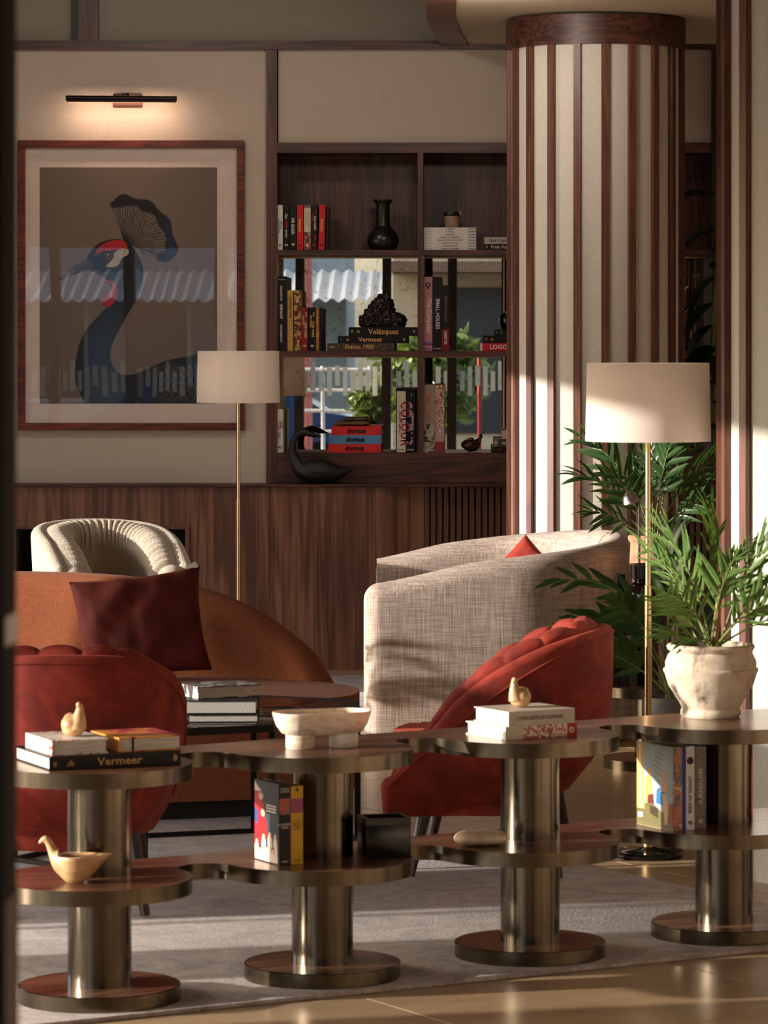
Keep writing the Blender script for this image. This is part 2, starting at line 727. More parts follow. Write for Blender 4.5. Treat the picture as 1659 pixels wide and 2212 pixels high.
for k in range(44 + 29):
    obj('frosted_strip', fme if k % 2 else fme2, None, wr, loc=(-5.1 + k * 0.085, -4.1, 1.20 - (0.03 if k % 3 else -0.03)))

# back wall
wb = struct('wall_back', boxm(-5.0, 3.3, 18.5, 18.7, 0, 3.6), FABRIC_GREY, smooth=False)
obj('linen_panel', boxm(-2.45, -1.015, 17.88, 17.96, 0.885, 2.976), FABRIC_WALL, wb, smooth=False)
obj('linen_panel', boxm(-0.959, 1.131, 17.88, 17.96, 2.526, 2.976), FABRIC_WALL, wb, smooth=False)
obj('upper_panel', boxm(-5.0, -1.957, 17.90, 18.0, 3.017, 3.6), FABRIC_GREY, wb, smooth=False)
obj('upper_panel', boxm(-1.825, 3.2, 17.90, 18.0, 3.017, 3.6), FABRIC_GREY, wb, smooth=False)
obj('upper_post', boxm(-1.957, -1.925, 17.87, 18.0, 3.017, 3.6), WAL_DARK, wb, smooth=False)
obj('upper_post', boxm(-1.925, -1.825, 17.85, 18.0, 3.017, 3.6), WAL_V, wb, smooth=False)
obj('top_rail', boxm(-5.0, 3.2, 17.84, 18.0, 2.975, 3.017), WAL_H, wb, smooth=False)
obj('stile', boxm(-1.015, -0.9636, 17.85, 18.2, 0.885, 2.975), WAL_V, wb, smooth=False)
obj('stile', boxm(1.131, 1.25, 17.83, 18.2, 0.885, 2.975), WAL_DARK, wb, smooth=False)
obj('side_panel', boxm(-5.0, -2.45, 17.86, 18.0, 0.885, 2.976), WAL_DARK, wb, smooth=False)
obj('side_panel', boxm(1.25, 3.3, 17.86, 18.0, 0.0, 2.976), WAL_DARK, wb, smooth=False)
obj('ledge', boxm(-5.0, 1.25, 17.655, 18.3, 0.873, 0.885, 0.002), WAL_H, wb)
# lower panelling: veneered panels, niche, rounded turn, fluted run
yw = 17.68
for (x0, x1, z0, z1) in ((-1.372, -0.99, 0, 0.873), (-0.9885, -0.50, 0, 0.873), (-5.0, -2.2, 0, 0.873), (-2.2, -1.372, 0.68, 0.873), (-2.2, -1.372, 0, 0.2)):
    obj('veneer_panel', boxm(x0, x1, yw, yw + 0.04, z0, z1, 0.001, 1), WAL_PANEL, wb)
b = BM()
pts = [(-0.4985 + 0.245 * k / 14.0, yw + 0.07 * (0.5 - 0.5 * math.cos(math.pi * k / 14.0))) for k in range(15)]
prism(b, pts + [(p[0], p[1] + 0.04) for p in reversed(pts)], 0, 0.873)
obj('curved_panel', b, WAL_PANEL, wb)
obj('fluted_backing', boxm(-0.2535, 1.25, yw + 0.1, yw + 0.14, 0, 0.873), WAL_DARK, wb, smooth=False)
sme = new_mesh('flute_slat', boxm(-0.0115, 0.0115, 0, 0.03, 0, 0.872, 0.003, 1), WAL_PANEL)
for k in range(48):
    obj('flute_slat', sme, None, wb, loc=(-0.240 + 0.031 * k, yw + 0.07, 0))
NICHE = plain('niche_black', (16, 13, 12), 0.8)
obj('niche_back', boxm(-2.2, -1.372, yw + 0.42, yw + 0.44, 0.2, 0.68), NICHE, wb, smooth=False)
b = BM()
box(b, -1.392, -1.372, yw - 0.012, yw + 0.42, 0.2, 0.685)
box(b, -2.2, -1.392, yw - 0.012, yw + 0.42, 0.672, 0.685)
box(b, -2.2, -1.392, yw - 0.012, yw + 0.42, 0.2, 0.212)
obj('niche_frame', b, WAL_RED, wb, smooth=False)

# soffit over the column and its flat curved walnut border
edge = catmull([(-0.2, 9.0), (-0.2, 13.0), (-0.208, 14.6), (-0.2145, 15.6), (-0.2214, 16.4), (-0.2088, 17.0), (-0.177, 17.7), (-0.157, 17.92)], 40)
inner = [(p[0] + 0.129, p[1]) for p in edge]
SZ = 2.998
tr = tag(bpy.data.objects.new('ceiling_soffit', None), kind='structure')
COL.objects.link(tr)
b = prismm(list(inner) + [(3.3, 17.92), (3.3, 9.0)], SZ + 0.004, 3.6)
bmesh.ops.recalc_face_normals(b, faces=list(b.faces))
obj('soffit_field', b, SOFFIT, tr, smooth=False)
for a0, a1 in ((0, 22), (22, 31), (31, 40)):
    e = edge[a0:a1 + 1] if a1 < 40 else edge[a0:]
    q = inner[a0:a1 + 1] if a1 < 40 else inner[a0:]
    e = [(p[0], p[1] - 0.0) for p in e]
    b = prismm([(p[0], p[1]) for p in e] + list(reversed(q)), SZ - 0.004, 3.6)
    bmesh.ops.recalc_face_normals(b, faces=list(b.faces))
    obj('curved_border', b, WAL_RED, tr)


def column(label, cx, cy, rad, ztop, first):
    t = thing('striped_column', label, 'column', (cx, cy, 0), 0)
    t['kind'] = 'structure'
    n = 20
    step = 360.0 / n
    rp = rad - 0.021
    for k in range(n):
        a = R(first + step * k)
        hw = R(2.25)
        b = BM()
        prism(b, [(rp * 0.96 * math.cos(a - hw), rp * 0.96 * math.sin(a - hw)), (rad * math.cos(a - hw), rad * math.sin(a - hw)), (rad * math.cos(a + hw), rad * math.sin(a + hw)), (rp * 0.96 * math.cos(a + hw), rp * 0.96 * math.sin(a + hw))], 0, ztop - 0.13)
        obj('slat', b, WAL_RED, t, smooth=False)
        aa = [a + R(2.4 + (step - 4.8) * q / 6.0) for q in range(7)]
        b = BM()
        prism(b, [(rp * math.cos(q), rp * math.sin(q)) for q in aa] + [((rp - 0.03) * math.cos(q), (rp - 0.03) * math.sin(q)) for q in reversed(aa)], 0, ztop - 0.13)
        bmesh.ops.recalc_face_normals(b, faces=list(b.faces))
        obj('cream_panel', b, PLASTER, t, sharp=30)
    for h in range(2):
        aa = [R(-90 + 4) + math.pi * h + (math.pi - 0.002) * q / 40.0 for q in range(41)]
        b = BM()
        ro, ri = rad + 0.003, rad - 0.06
        prism(b, [(ro * math.cos(q), ro * math.sin(q)) for q in aa] + [(ri * math.cos(q), ri * math.sin(q)) for q in reversed(aa)], ztop - 0.13, ztop)
        bmesh.ops.recalc_face_normals(b, faces=list(b.faces))
        obj('cap_band', b, WAL_H, t)
    return t


column('round cream and walnut striped column beside the bookcase with dark walnut cap', 0.53, 16.5, 0.398, SZ - 0.006, -90 + 4.2)
column('nearer striped column cut by the right edge of the photo, behind the potted palm', 1.105, 10.9, 0.40, SZ - 0.006, -90 - 22)

# dark door post close to the camera at the left edge
POST = plain('dark_bronze_post', (9, 8, 8), 0.7, 0.0, Specular_IOR_Level=0.1)
dr = struct('door_1', boxm(-0.47, -0.397, 3.09, 3.2, 0, 3.55, 0.006), POST)
obj('strike_plate', boxm(-0.3975, -0.394, 3.11, 3.18, 1.288, 1.314, 0.001, 1), plain('pale_steel_plate', (170, 168, 165), 0.4, 0.8), dr)
obj('lower_brown_strip', boxm(-0.3975, -0.3945, 3.1, 3.19, 0.05, 1.075, 0.001, 1), plain('brown_strip', (66, 48, 38), 0.6), dr)  # brown strip over the lower part of the post

# ------------------------------------------------------------------ bookcase
bc = thing('bookcase', 'built-in walnut bookcase with mirrored lower rows between linen panel and striped column', 'bookcase', (0, 17.85, 0))
X0, X1, Yb = -0.9634, 1.131, 0.30
obj('top_rail', boxm(X0, X1, 0, Yb, 2.477, 2.526), WAL_H, bc, smooth=False)
obj('shelf', boxm(X0, X1, 0, Yb, 1.982, 2.0086, 0.001, 1), WAL_H, bc)
obj('shelf', boxm(X0, X1, 0, Yb, 1.495, 1.522, 0.001, 1), WAL_H, bc)
obj('base_board', boxm(X0, X1, 0, Yb + 0.02, 0.886, 1.031, 0.001, 1), WAL_H, bc)
for xc in (-0.272, 0.43):
    for z0, z1 in ((1.031, 1.495), (1.522, 1.982), (2.0086, 2.477)):
        obj('divider', boxm(xc - 0.0134, xc + 0.0134, 0.001, Yb, z0, z1), WAL_V, bc, smooth=False)
obj('side_panel', boxm(X0 - 0.0005, X0 + 0.0004, 0.002, Yb, 2.0086, 2.477), WAL_V, bc, smooth=False)
obj('back_panel', boxm(X0, X1, Yb, Yb + 0.02, 2.0086, 2.477), WAL_V, bc, smooth=False)
cells = ((X0, -0.2854), (-0.2586, 0.4166), (0.4434, X1))
for z0, z1 in ((1.031, 1.495), (1.522, 1.982)):
    for x0, x1 in cells:
        obj('mirror_panel', boxm(x0, x1, Yb, Yb + 0.01, z0, z1), MIRROR, bc, smooth=False)
        obj('reveal_lining', boxm(x0 + 0.0002, x0 + 0.0010, 0.004, Yb - 0.001, z0, z1), CREAM_LINING, bc, smooth=False)
        obj('brass_edge', boxm(x0 + 0.002, x1, Yb - 0.012, Yb - 0.001, z1 - 0.006, z1 - 0.0005), BRASS_TRIM, bc, smooth=False)

# ------------------------------------------------------------------ rugs
def rug_mat(name, a, b_, c):
    t = NT(name)
    v = t.coord()
    f = t.noise(v, 5.5, 8, 0.7, 1.6)
    g = t.noise(t.coord((90, 90, 90)), 1.0, 3)
    t.color(t.mul(t.ramp(f, [(0.36, a), (0.5, b_), (0.64, c)]), t.ramp(g, [(0.3, (215, 215, 215)), (0.7, (255, 255, 255))])))
    t.set(Roughness=1.0, Sheen_Weight=0.2)
    t.bump(g, 0.35, 0.003)
    return t.m


RUG = rug_mat('mottled_mauve_rug', (146, 128, 122), (176, 160, 151), (200, 184, 174))
c0 = Vector((1.11, 9.66))
u_ = Vector((0.852, 0.524))
v_ = Vector((-0.524, 0.852))
cs = [c0, c0 + v_ * 4.35, c0 + v_ * 4.35 - u_ * 3.9, c0 - u_ * 3.9]
b = prismm([(p.x, p.y) for p in cs], 0.0005, 0.012, bev=0.004)
tag(obj('area_rug', b, RUG), 'large mottled mauve grey rug under the wavy console table and red chairs', 'rug')
b = prismm([(-2.6, 14.3), (0.2, 14.3), (0.2, 17.25), (-2.6, 17.25)], 0.0005, 0.012, bev=0.004)
tag(obj('area_rug', b, rug_mat('streaked_plum_rug', (112, 92, 90), (148, 130, 126), (170, 154, 148))), 'streaked plum grey rug by the foot of the walnut panelling behind the rust sofa', 'rug')

# ------------------------------------------------------------------ wavy console tables
BRONZE = bronze('brushed_bronze', (88, 80, 68), (108, 97, 82), 0.19)
BRONZE_RIM = bronze('bronze_rim', (88, 79, 66), (108, 96, 79), 0.22)


def wave_outline(n, L, Rr, hf, hb):
    """plan outline of n round lobes joined in a row; deep notches at the front (-y), shallow ones at the back"""
    def side(h):
        r = math.hypot(L / 2, h) - Rr
        th = math.atan2(h, L / 2)
        return r, th
    rf, tf = side(hf)
    rb, tb_ = side(hb)
    pts = []
    # front, left to right (angles measured with y pointing to the front, flipped later)
    def arc(cx, cy, r, a0, a1, k):
        return [(cx + r * math.cos(a0 + (a1 - a0) * i / k), cy + r * math.sin(a0 + (a1 - a0) * i / k)) for i in range(k + 1)]
    for i in range(n):
        a0 = math.pi if i == 0 else math.pi - tf
        a1 = 0.0 if i == n - 1 else tf
        pts += arc(i * L, 0, Rr, a0, a1, 30)
        if i < n - 1:
            pts += arc(i * L + L / 2, hf, rf, math.pi + tf, 2 * math.pi - tf, 14)[1:-1]
    back = []
    for i in range(n):
        a0 = math.pi if i == 0 else math.pi - tb_
        a1 = 0.0 if i == n - 1 else tb_
        back += arc(i * L, 0, Rr, a0, a1, 26)
        if i < n - 1:
            back += arc(i * L + L / 2, hb, rb, math.pi + tb_, 2 * math.pi - tb_, 10)[1:-1]
    back = [(x, -y) for x, y in back]
    full = pts + list(reversed(back))[1:-1]
    out = [(x, -y) for x, y in full]
    res = [out[0]]
    for p in out[1:]:
        if math.hypot(p[0] - res[-1][0], p[1] - res[-1][1]) > 1e-4:
            res.append(p)
    return res


def console(label, loc, rz, n, L, lower=0.307, top=0.573):
    t = thing('wavy_console', label, 'table', loc, rz)
    out = [(x - 0.04, y - 0.045) for x, y in wave_outline(n, L, 0.232, 0.0, 2.5)]
    th = 0.036
    for nm, z in (('tabletop', top), ('shelf', lower)):
        b = prismm(out, z - th, z, 0, 1)
        bmesh.ops.recalc_face_normals(b, faces=list(b.faces))
        o = obj(nm, b, [WAL_TOP, BRONZE_RIM], t, sharp=40)
    for i in range(n):
        obj('base_disc', lathem([(0, 0.0), (0.19, 0.0), (0.19, 0.0345), (0.1885, 0.036), (0.187, 0.036)], seg=64, cx=i * L), BRONZE_RIM, t)
        obj('base_veneer', lathem([(0, 0.0335), (0.187, 0.0335), (0.187, 0.0358), (0, 0.0358)], seg=64, cx=i * L), WAL_TOP, t)
        obj('pillar', lathem([(0.075, 0.0359), (0.075, lower - th)], seg=48, cx=i * L), BRONZE, t)
        obj('pillar', lathem([(0.075, lower), (0.075, top - th)], seg=48, cx=i * L), BRONZE, t)
    return t


TA = math.atan2(0.318, 0.509)
TL = math.hypot(0.318, 0.509)
T0 = (-0.884, 8.68)
console('long two-tier wavy walnut and bronze console across the foreground on four drum legs', (T0[0], T0[1], 0.012), TA, 5, TL, 0.295, 0.561)


def on_table(i, u, v):
    """plan point at lobe i, u along the table, v towards its back"""
    return (T0[0] + 0.509 * i + u * math.cos(TA) - v * math.sin(TA), T0[1] + 0.318 * i + u * math.sin(TA) + v * math.cos(TA))


ZT, ZS = 0.5735, 0.3075
console('matching bronze and walnut console at the back behind the brass floor lamp pole', (0.654, 13.6, 0.0), R(68), 3, 0.6, 0.307, 0.573)

# ------------------------------------------------------------------ upholstered seats
GREY_LINEN = weave('grey_slub_linen', (172, 156, 145), (206, 192, 180), (132, 114, 105), 240, 9, 0.95, 0.04, 0.3, 1.0)
RUST = weave('rust_woven_cloth', (140, 78, 46), (154, 90, 56), (122, 65, 38), 330, 30, 0.95, 0.04, 0.25, 0.9)
BOUCLE_T = NT('cream_boucle')
_v = BOUCLE_T.coord()
_f = BOUCLE_T.noise(_v, 170, 3, 0.6)
BOUCLE_T.color(BOUCLE_T.ramp(_f, [(0.3, (164, 149, 130)), (0.65, (200, 188, 170))]))
BOUCLE_T.set(Roughness=1.0, Sheen_Weight=0.3)
BOUCLE_T.bump(_f, 0.9, 0.006)
BOUCLE = BOUCLE_T.m
VELVET = velvet('brick_red_velvet', (128, 35, 19), (92, 21, 11), (160, 54, 29), 0.14)
VELVET_DARK = velvet('oxblood_velvet', (92, 20, 11), (66, 12, 8), (110, 29, 16), 0.08)
VELVET_CUSH = velvet('brick_cushion_velvet', (150, 44, 30), (124, 34, 24), (160, 54, 38), 0.12)
DARK_LEG = wood('dark_stained_leg', 2, (24, 16, 15), (42, 28, 26), (58, 40, 36), 0.35)


def ss(a, b, x):
    t = min(1.0, max(0.0, (x - a) / (b - a)))
    return t * t * (3 - 2 * t)


def u_path(hw, depth, front, n=60, straight=0.25):
    """open U in plan: starts at the right arm front, goes round the back (at +y) to the left arm front; opening at -y"""
    pts = []
    ys = -front
    yc = -front + straight
    k = max(2, n // 8)
    for i in range(k):
        pts.append((hw, ys + (yc - ys) * i / k))
    for i in range(n + 1):
        a = math.pi * i / n
        e = 0.82
        cx, sy = math.cos(a), math.sin(a)
        pts.append((hw * math.copysign(abs(cx) ** e, cx), yc + (depth - straight) * abs(sy) ** e))
    for i in range(1, k + 1):
        pts.append((-hw, yc + (ys - yc) * i / k))
    return [(x, y) for x, y in pts]


def offset_path(path, d):
    P = [Vector((p[0], p[1])) for p in path]
    out = []
    for i, p in enumerate(P):
        t = (P[min(i + 1, len(P) - 1)] - P[max(i - 1, 0)]).normalized()
        out.append((p.x - t.y * d, p.y + t.x * d))
    return out


# The U path runs anticlockwise seen from above with the opening at -y, so its left side is the INSIDE:
# reverse it so that +a is the outside.
def U(hw, depth, front, n=60, straight=0.25):
    return list(reversed(u_path(hw, depth, front, n, straight)))


def seat_block(path_in, z0, z1, bulge=0.03, front=0.0, bev=0.03):
    pts = list(path_in)
    a, b_ = Vector(pts[-1]), Vector(pts[0])
    m = 12
    mid = []
    for i in range(1, m):
        t = i / m
        q = a.lerp(b_, t)
        q = q + Vector((0, -front * math.sin(math.pi * t)))
        mid.append((q.x, q.y))
    pts = pts + mid
    b = BM()
    prism(b, pts, z0, z1, bev=bev)
    bmesh.ops.recalc_face_normals(b, faces=list(b.faces))
    return b


# --- red velvet tub chair (faces its local -y)
def tub_chair(label, loc, rz):
    t = thing('tub_chair', label, 'chair', loc, rz, 'red velvet tub chairs')
    path = U(0.31, 0.60, 0.30, 56, 0.20)
    ys = [p[1] for p in path]

    def top(s):
        y = np.interp(s * (len(path) - 1), range(len(path)), ys)
        q = (y + 0.30) / 0.60
        return 0.285 + 0.425 * (1.0 - (1.0 - q) ** 1.35)

    def lean(s, z):
        y = np.interp(s * (len(path) - 1), range(len(path)), ys)
        q = (y + 0.30) / 0.60
        return -(0.23 * (1 - min(1, max(0, (z - 0.16) / 0.5))) ** 3.6) * (0.45 + 0.55 * q)
    b = BM()
    shell(b, path, top, 0.05, 0.17, 0.24, lean)
    obj('outer_shell', b, VELVET, t, sharp=60)
    inner = offset_path(path, -0.043)
    ntuft = 13

    def tuft(s, z):
        w = abs(math.sin(math.pi * s * ntuft)) ** 0.4
        return 0.016 * w * ss(0.24, 0.34, z)

    def top2(s):
        w = abs(math.sin(math.pi * s * ntuft)) ** 0.35
        return top(s) + 0.002 + 0.013 * w
    dense = catmull(inner, 260)
    b = BM()
    shell(b, [(p[0], p[1]) for p in dense], top2, 0.05, 0.23, 0.24, lean, tuft)
    obj('channelled_lining', b, VELVET, t, sharp=60)
    sp = offset_path(path, -0.075)
    b = seat_block([(x * 0.93, y * 0.93 - 0.01) for x, y in sp], 0.235, 0.40, front=0.03, bev=0.035)
    obj('seat_cushion', b, VELVET, t, sharp=60)
    pts = [(x * 0.66, y * 0.62 - 0.02) for x, y in path]
    obj('seat_base', seat_block(pts, 0.172, 0.24, front=0.02, bev=0.02), VELVET, t, sharp=60)
    pb = BM()
    pp = []
    for i, p in enumerate(path):
        s = i / (len(path) - 1)
        tt = Vector(path[min(i + 1, len(path) - 1)]) - Vector(path[max(i - 1, 0)])
        tt.normalize()
        z = top(s) - 0.02
        off = 0.0255 + lean(s, z)
        pp.append((p[0] - tt.y * off, p[1] + tt.x * off, z))
    tube(pb, pp, 0.004, 6)
    obj('piping', pb, VELVET, t)
    for sx, sy in ((-1, -1), (1, -1), (-1, 1), (1, 1)):
        x, y = sx * 0.19, (-0.2 if sy < 0 else 0.14)
        obj('leg', tubem([(x, y, 0.215), (x + sx * 0.035, y + sy * 0.045, 0.0)], [0.022, 0.013], 12), DARK_LEG, t)
    return t


tub_chair('brick red velvet tub chair seen from behind at left, in front of the coffee table', (-1.125, 10.09, 0.0165), R(180 + 4))
tub_chair('brick red velvet tub chair seen from its side, right of the coffee table', (0.075, 10.87, 0.0165), R(-90 - 6))

# --- grey loveseat, opens to local -y
gs = thing('grey_loveseat', 'light grey slub linen tub loveseat standing before the striped column', 'sofa', (0.0, 14.95, 0.0), R(-90 + 4))
gp = U(0.73, 0.98, 0.42, 80, 0.46)
gys = [p[1] for p in gp]


def g_top(s):
    y = np.interp(s * (len(gp) - 1), range(len(gp)), gys)
    q = (y + 0.42) / 0.98
    return 0.638 + 0.155 * q ** 1.15


b = BM()
shell(b, gp, g_top, 0.13, 0.015, 0.2, arc=10, ends=8)
obj('curved_back', b, GREY_LINEN, gs, sharp=60)
for off in (0.05, -0.05):
    pth = offset_path(gp, off)
    pb = BM()
    tube(pb, [(p[0], p[1], g_top(i / (len(gp) - 1)) - 0.065 + math.sqrt(max(0, 0.065 ** 2 - 0.05 ** 2)) + 0.001) for i, p in enumerate(pth)], 0.0045, 6)
    obj('piping', pb, GREY_LINEN, gs)
inn = offset_path(gp, -0.07)
obj('seat_base', seat_block(inn, 0.03, 0.26, front=0.03, bev=0.02), GREY_LINEN, gs, sharp=60)
obj('seat_cushion', seat_block([(x * 0.985, y * 0.985) for x, y in inn], 0.262, 0.42, front=0.04, bev=0.04), GREY_LINEN, gs, sharp=60)

# --- rust crescent sofa, opens to -y
rs = thing('crescent_sofa', 'rust orange crescent sofa with low curved back behind the coffee table', 'sofa', (-1.97, 12.55, 0.012), R(0))
W2 = 1.6
npt = 90
rp_ = []
for i in range(npt + 1):
    a = math.pi * (0.135 + 0.73 * i / npt)
    rp_.append((-W2 * math.cos(a), 0.78 * math.sin(a) - 0.10))


_re = catmull([(0.0, 0.36), (0.03, 0.43), (0.08, 0.51), (0.2, 0.61), (0.35, 0.68), (0.5, 0.712), (0.75, 0.732), (1.0, 0.738), (1.6, 0.74)], 80)
R_E, R_H = [p[0] for p in _re], [p[1] for p in _re]


def r_top(s):
    i = min(1.0, max(0.0, s)) * (len(rp_) - 1)
    x = float(np.interp(i, range(len(rp_)), [p[0] for p in rp_]))
    e = W2 * math.cos(math.pi * 0.135) - abs(x)
    return float(np.interp(e, R_E, R_H)) - 0.012


def r_lean(s, z):
    return 0.10 * (z - 0.3) - 0.05 * max(0.0, 0.25 - z)


b = BM()
shell(b, rp_, r_top, 0.13, 0.06, 0.1, r_lean, arc=10, ends=8)
obj('curved_back', b, RUST, rs, sharp=60)
# seat: kidney-shaped, projecting in front
sp = [(-W2 * 0.985 * math.cos(math.pi * i / 80), 0.75 * math.sin(math.pi * i / 80) - 0.10) for i in range(81)]
fr2 = [(W2 * 0.985 * math.cos(math.pi * i / 60), -0.10 - 0.60 * math.sin(math.pi * i / 60) ** 0.7) for i in range(1, 60)]
outl = sp + fr2
b = prismm(outl, 0.06, 0.375, bev=0.045)
bmesh.ops.recalc_face_normals(b, faces=list(b.faces))
obj('seat', b, RUST, rs, sharp=60)
b = prismm([(x * 0.965, y * 0.95) for x, y in outl], 0.0, 0.065)
bmesh.ops.recalc_face_normals(b, faces=list(b.faces))
obj('plinth', b, plain('black_plinth', (17, 15, 14), 0.6), rs)

# --- cream boucle chair
bo = thing('boucle_chair', 'cream boucle tub chair with gathered rolled rim, behind the rust sofa', 'armchair', (-1.515, 15.05, 0.012), R(20))
bp = U(0.25, 0.56, 0.30, 90, 0.24)
bys = [p[1] for p in bp]


def b_top(s):
    y = np.interp(s * (len(bp) - 1), range(len(bp)), bys)
    q = (y + 0.30) / 0.56
    return 0.665 + 0.155 * q ** 0.9


b = BM()
shell(b, bp, b_top, 0.07, 0.1, 0.2, lambda s, z: 0.05 * (z - 0.5), arc=8)
obj('outer_shell', b, BOUCLE, bo, sharp=60)
bi = [(p[0], p[1]) for p in catmull(offset_path(bp, -0.055), 420)]


def b_tuft(s, z):
    return 0.016 * abs(math.sin(math.pi * s * 40)) ** 0.4 * ss(b_top(s) - 0.13, b_top(s) - 0.09, z)


b = BM()
shell(b, bi, lambda s: b_top(s) - 0.008, 0.135, b_top(0) - 0.20, b_top(0) - 0.20, lambda s, z: 0.05 * (z - 0.5), b_tuft, arc=10, ends=8)
obj('gathered_roll', b, BOUCLE, bo, sharp=60)
bin_ = offset_path(bp, -0.05)
b = BM()
shell(b, bin_, lambda s: b_top(s) - 0.09, 0.07, 0.2, 0.25)
obj('inner_back', b, BOUCLE, bo, sharp=60)
obj('seat_base', seat_block(offset_path(bp, -0.03), 0.1, 0.27, front=0.03, bev=0.03), BOUCLE, bo, sharp=60)
obj('seat_cushion', seat_block(offset_path(bp, -0.09), 0.272, 0.43, front=0.05, bev=0.05), BOUCLE, bo, sharp=60)
obj('swivel_base', lathem([(0, 0), (0.22, 0), (0.22, 0.03), (0.06, 0.05), (0.06, 0.11), (0, 0.11)], seg=36), BLACK_METAL, bo)

# --- cushions
cu = thing('square_cushion', 'dark oxblood velvet square cushion with white tag leaning on the rust sofa', 'cushion', (-1.145, 12.83, 0.392), 0)
cu.rotation_euler = (R(-19), R(-7), R(4))
obj('cover', cushion(0.46, 0.38, 0.17, seed=2, pinch=0.085, wrinkle=0.02), VELVET_DARK, cu, sharp=180)
o = obj('care_tag', boxm(-0.018, 0.018, -0.001, 0.001, 0, 0.022), ink((226, 222, 214)), cu, loc=(0.208, -0.01, 0.366))
o.rotation_euler = (0, R(-22), 0)
cu2 = thing('square_cushion', 'small brick red velvet cushion inside the grey loveseat, one corner showing', 'cushion', (0.10, 15.1, 0.51), 0)
cu2.rotation_euler = (R(-25), R(40), R(-30))
obj('cover', cushion(0.26, 0.26, 0.11, seed=5), VELVET_CUSH, cu2, sharp=180)

# ------------------------------------------------------------------ coffee table
ct = thing('coffee_table', 'black framed coffee table with dark glossy top before the rust sofa', 'table', (0, 0, 0.012))
poly = [(-0.591, 10.74), (-0.364, 11.50), (-0.70, 11.66), (-1.15, 11.50), (-1.38, 11.0), (-0.95, 10.58)]
GLOSS = NT('dark_wine_glossy_top')
_f = GLOSS.noise(GLOSS.coord(), 5, 5, 0.6, 1.0)
GLOSS.color(GLOSS.ramp(_f, [(0.4, (34, 20, 20)), (0.65, (58, 30, 30))]))
GLOSS.set(Roughness=0.08, Coat_Weight=0.4)
cx_ = sum(p[0] for p in poly) / 6
cy_ = sum(p[1] for p in poly) / 6
sh = lambda k: [(cx_ + (x - cx_) * k, cy_ + (y - cy_) * k) for x, y in poly]
obj('top', prismm(sh(0.985), 0.418, 0.4335, bev=0.002), GLOSS.m, ct)


def ring(k0, k1, z0, z1):
    b = BM()
    o, i = sh(k0), sh(k1)
    for a in range(6):
        c = (a + 1) % 6
        prism(b, [o[a], o[c], i[c], i[a]], z0, z1)
    bmesh.ops.remove_doubles(b, verts=list(b.verts), dist=1e-5)
    return b


obj('top_frame', ring(1.0, 0.985, 0.412, 0.434), BLACK_METAL, ct, smooth=False)
obj('bottom_frame', ring(1.0, 0.97, 0.0, 0.014), BLACK_METAL, ct, smooth=False)
for (x, y) in sh(0.988):
    obj('leg', boxm(x - 0.009, x + 0.009, y - 0.009, y + 0.009, 0.0, 0.412), BLACK_METAL, ct, smooth=False)
zc = 0.446
book('large dark covered book at the bottom of the stack on the coffee table', (-0.650, 11.06, zc), 0.205, 0.024, 0.26, (30, 27, 27), False, R(183), pages=(206, 200, 192))
book('thick pale edged book in the middle of the stack on the coffee table', (-0.650, 11.05, zc + 0.0245), 0.208, 0.040, 0.25, (36, 34, 36), False, R(182), pages=(206, 200, 192))
book('book with silvery spine on top of the stack on the coffee table', (-0.885, 10.96, zc + 0.065), 0.15, 0.036, 0.20, (52, 44, 38), False, R(-62), art_mat=art('silver_cover', [(150, 160, 165), (60, 55, 52), (190, 190, 186), (96, 80, 66)], 8))

# ------------------------------------------------------------------ lamps
BRASS = plain('polished_brass', (214, 180, 130), 0.25, 1.0, mottled=0.03)


def shade_mat():
    t = NT('white_lamp_shade')
    f = t.noise(t.coord((300, 300, 300)), 1.0, 2)
    col = t.ramp(f, [(0.3, (232, 222, 212)), (0.7, (240, 231, 222))])
    t.color(col)
    t.set(Roughness=0.9)
    tr = t.node('ShaderNodeBsdfTranslucent')
    t.l.new(col, tr.inputs['Color'])
    mx = t.node('ShaderNodeMixShader')
    mx.inputs[0].default_value = 0.35
    out = t.n['Material Output']
    t.l.new(t.b.outputs[0], mx.inputs[1])
    t.l.new(tr.outputs[0], mx.inputs[2])
    t.l.new(mx.outputs[0], out.inputs['Surface'])
    return t.m


SHADE = shade_mat()
BLACK_GLOSS = plain('black_gloss_base', (10, 10, 10), 0.08, 0.0, mottled=0.02)


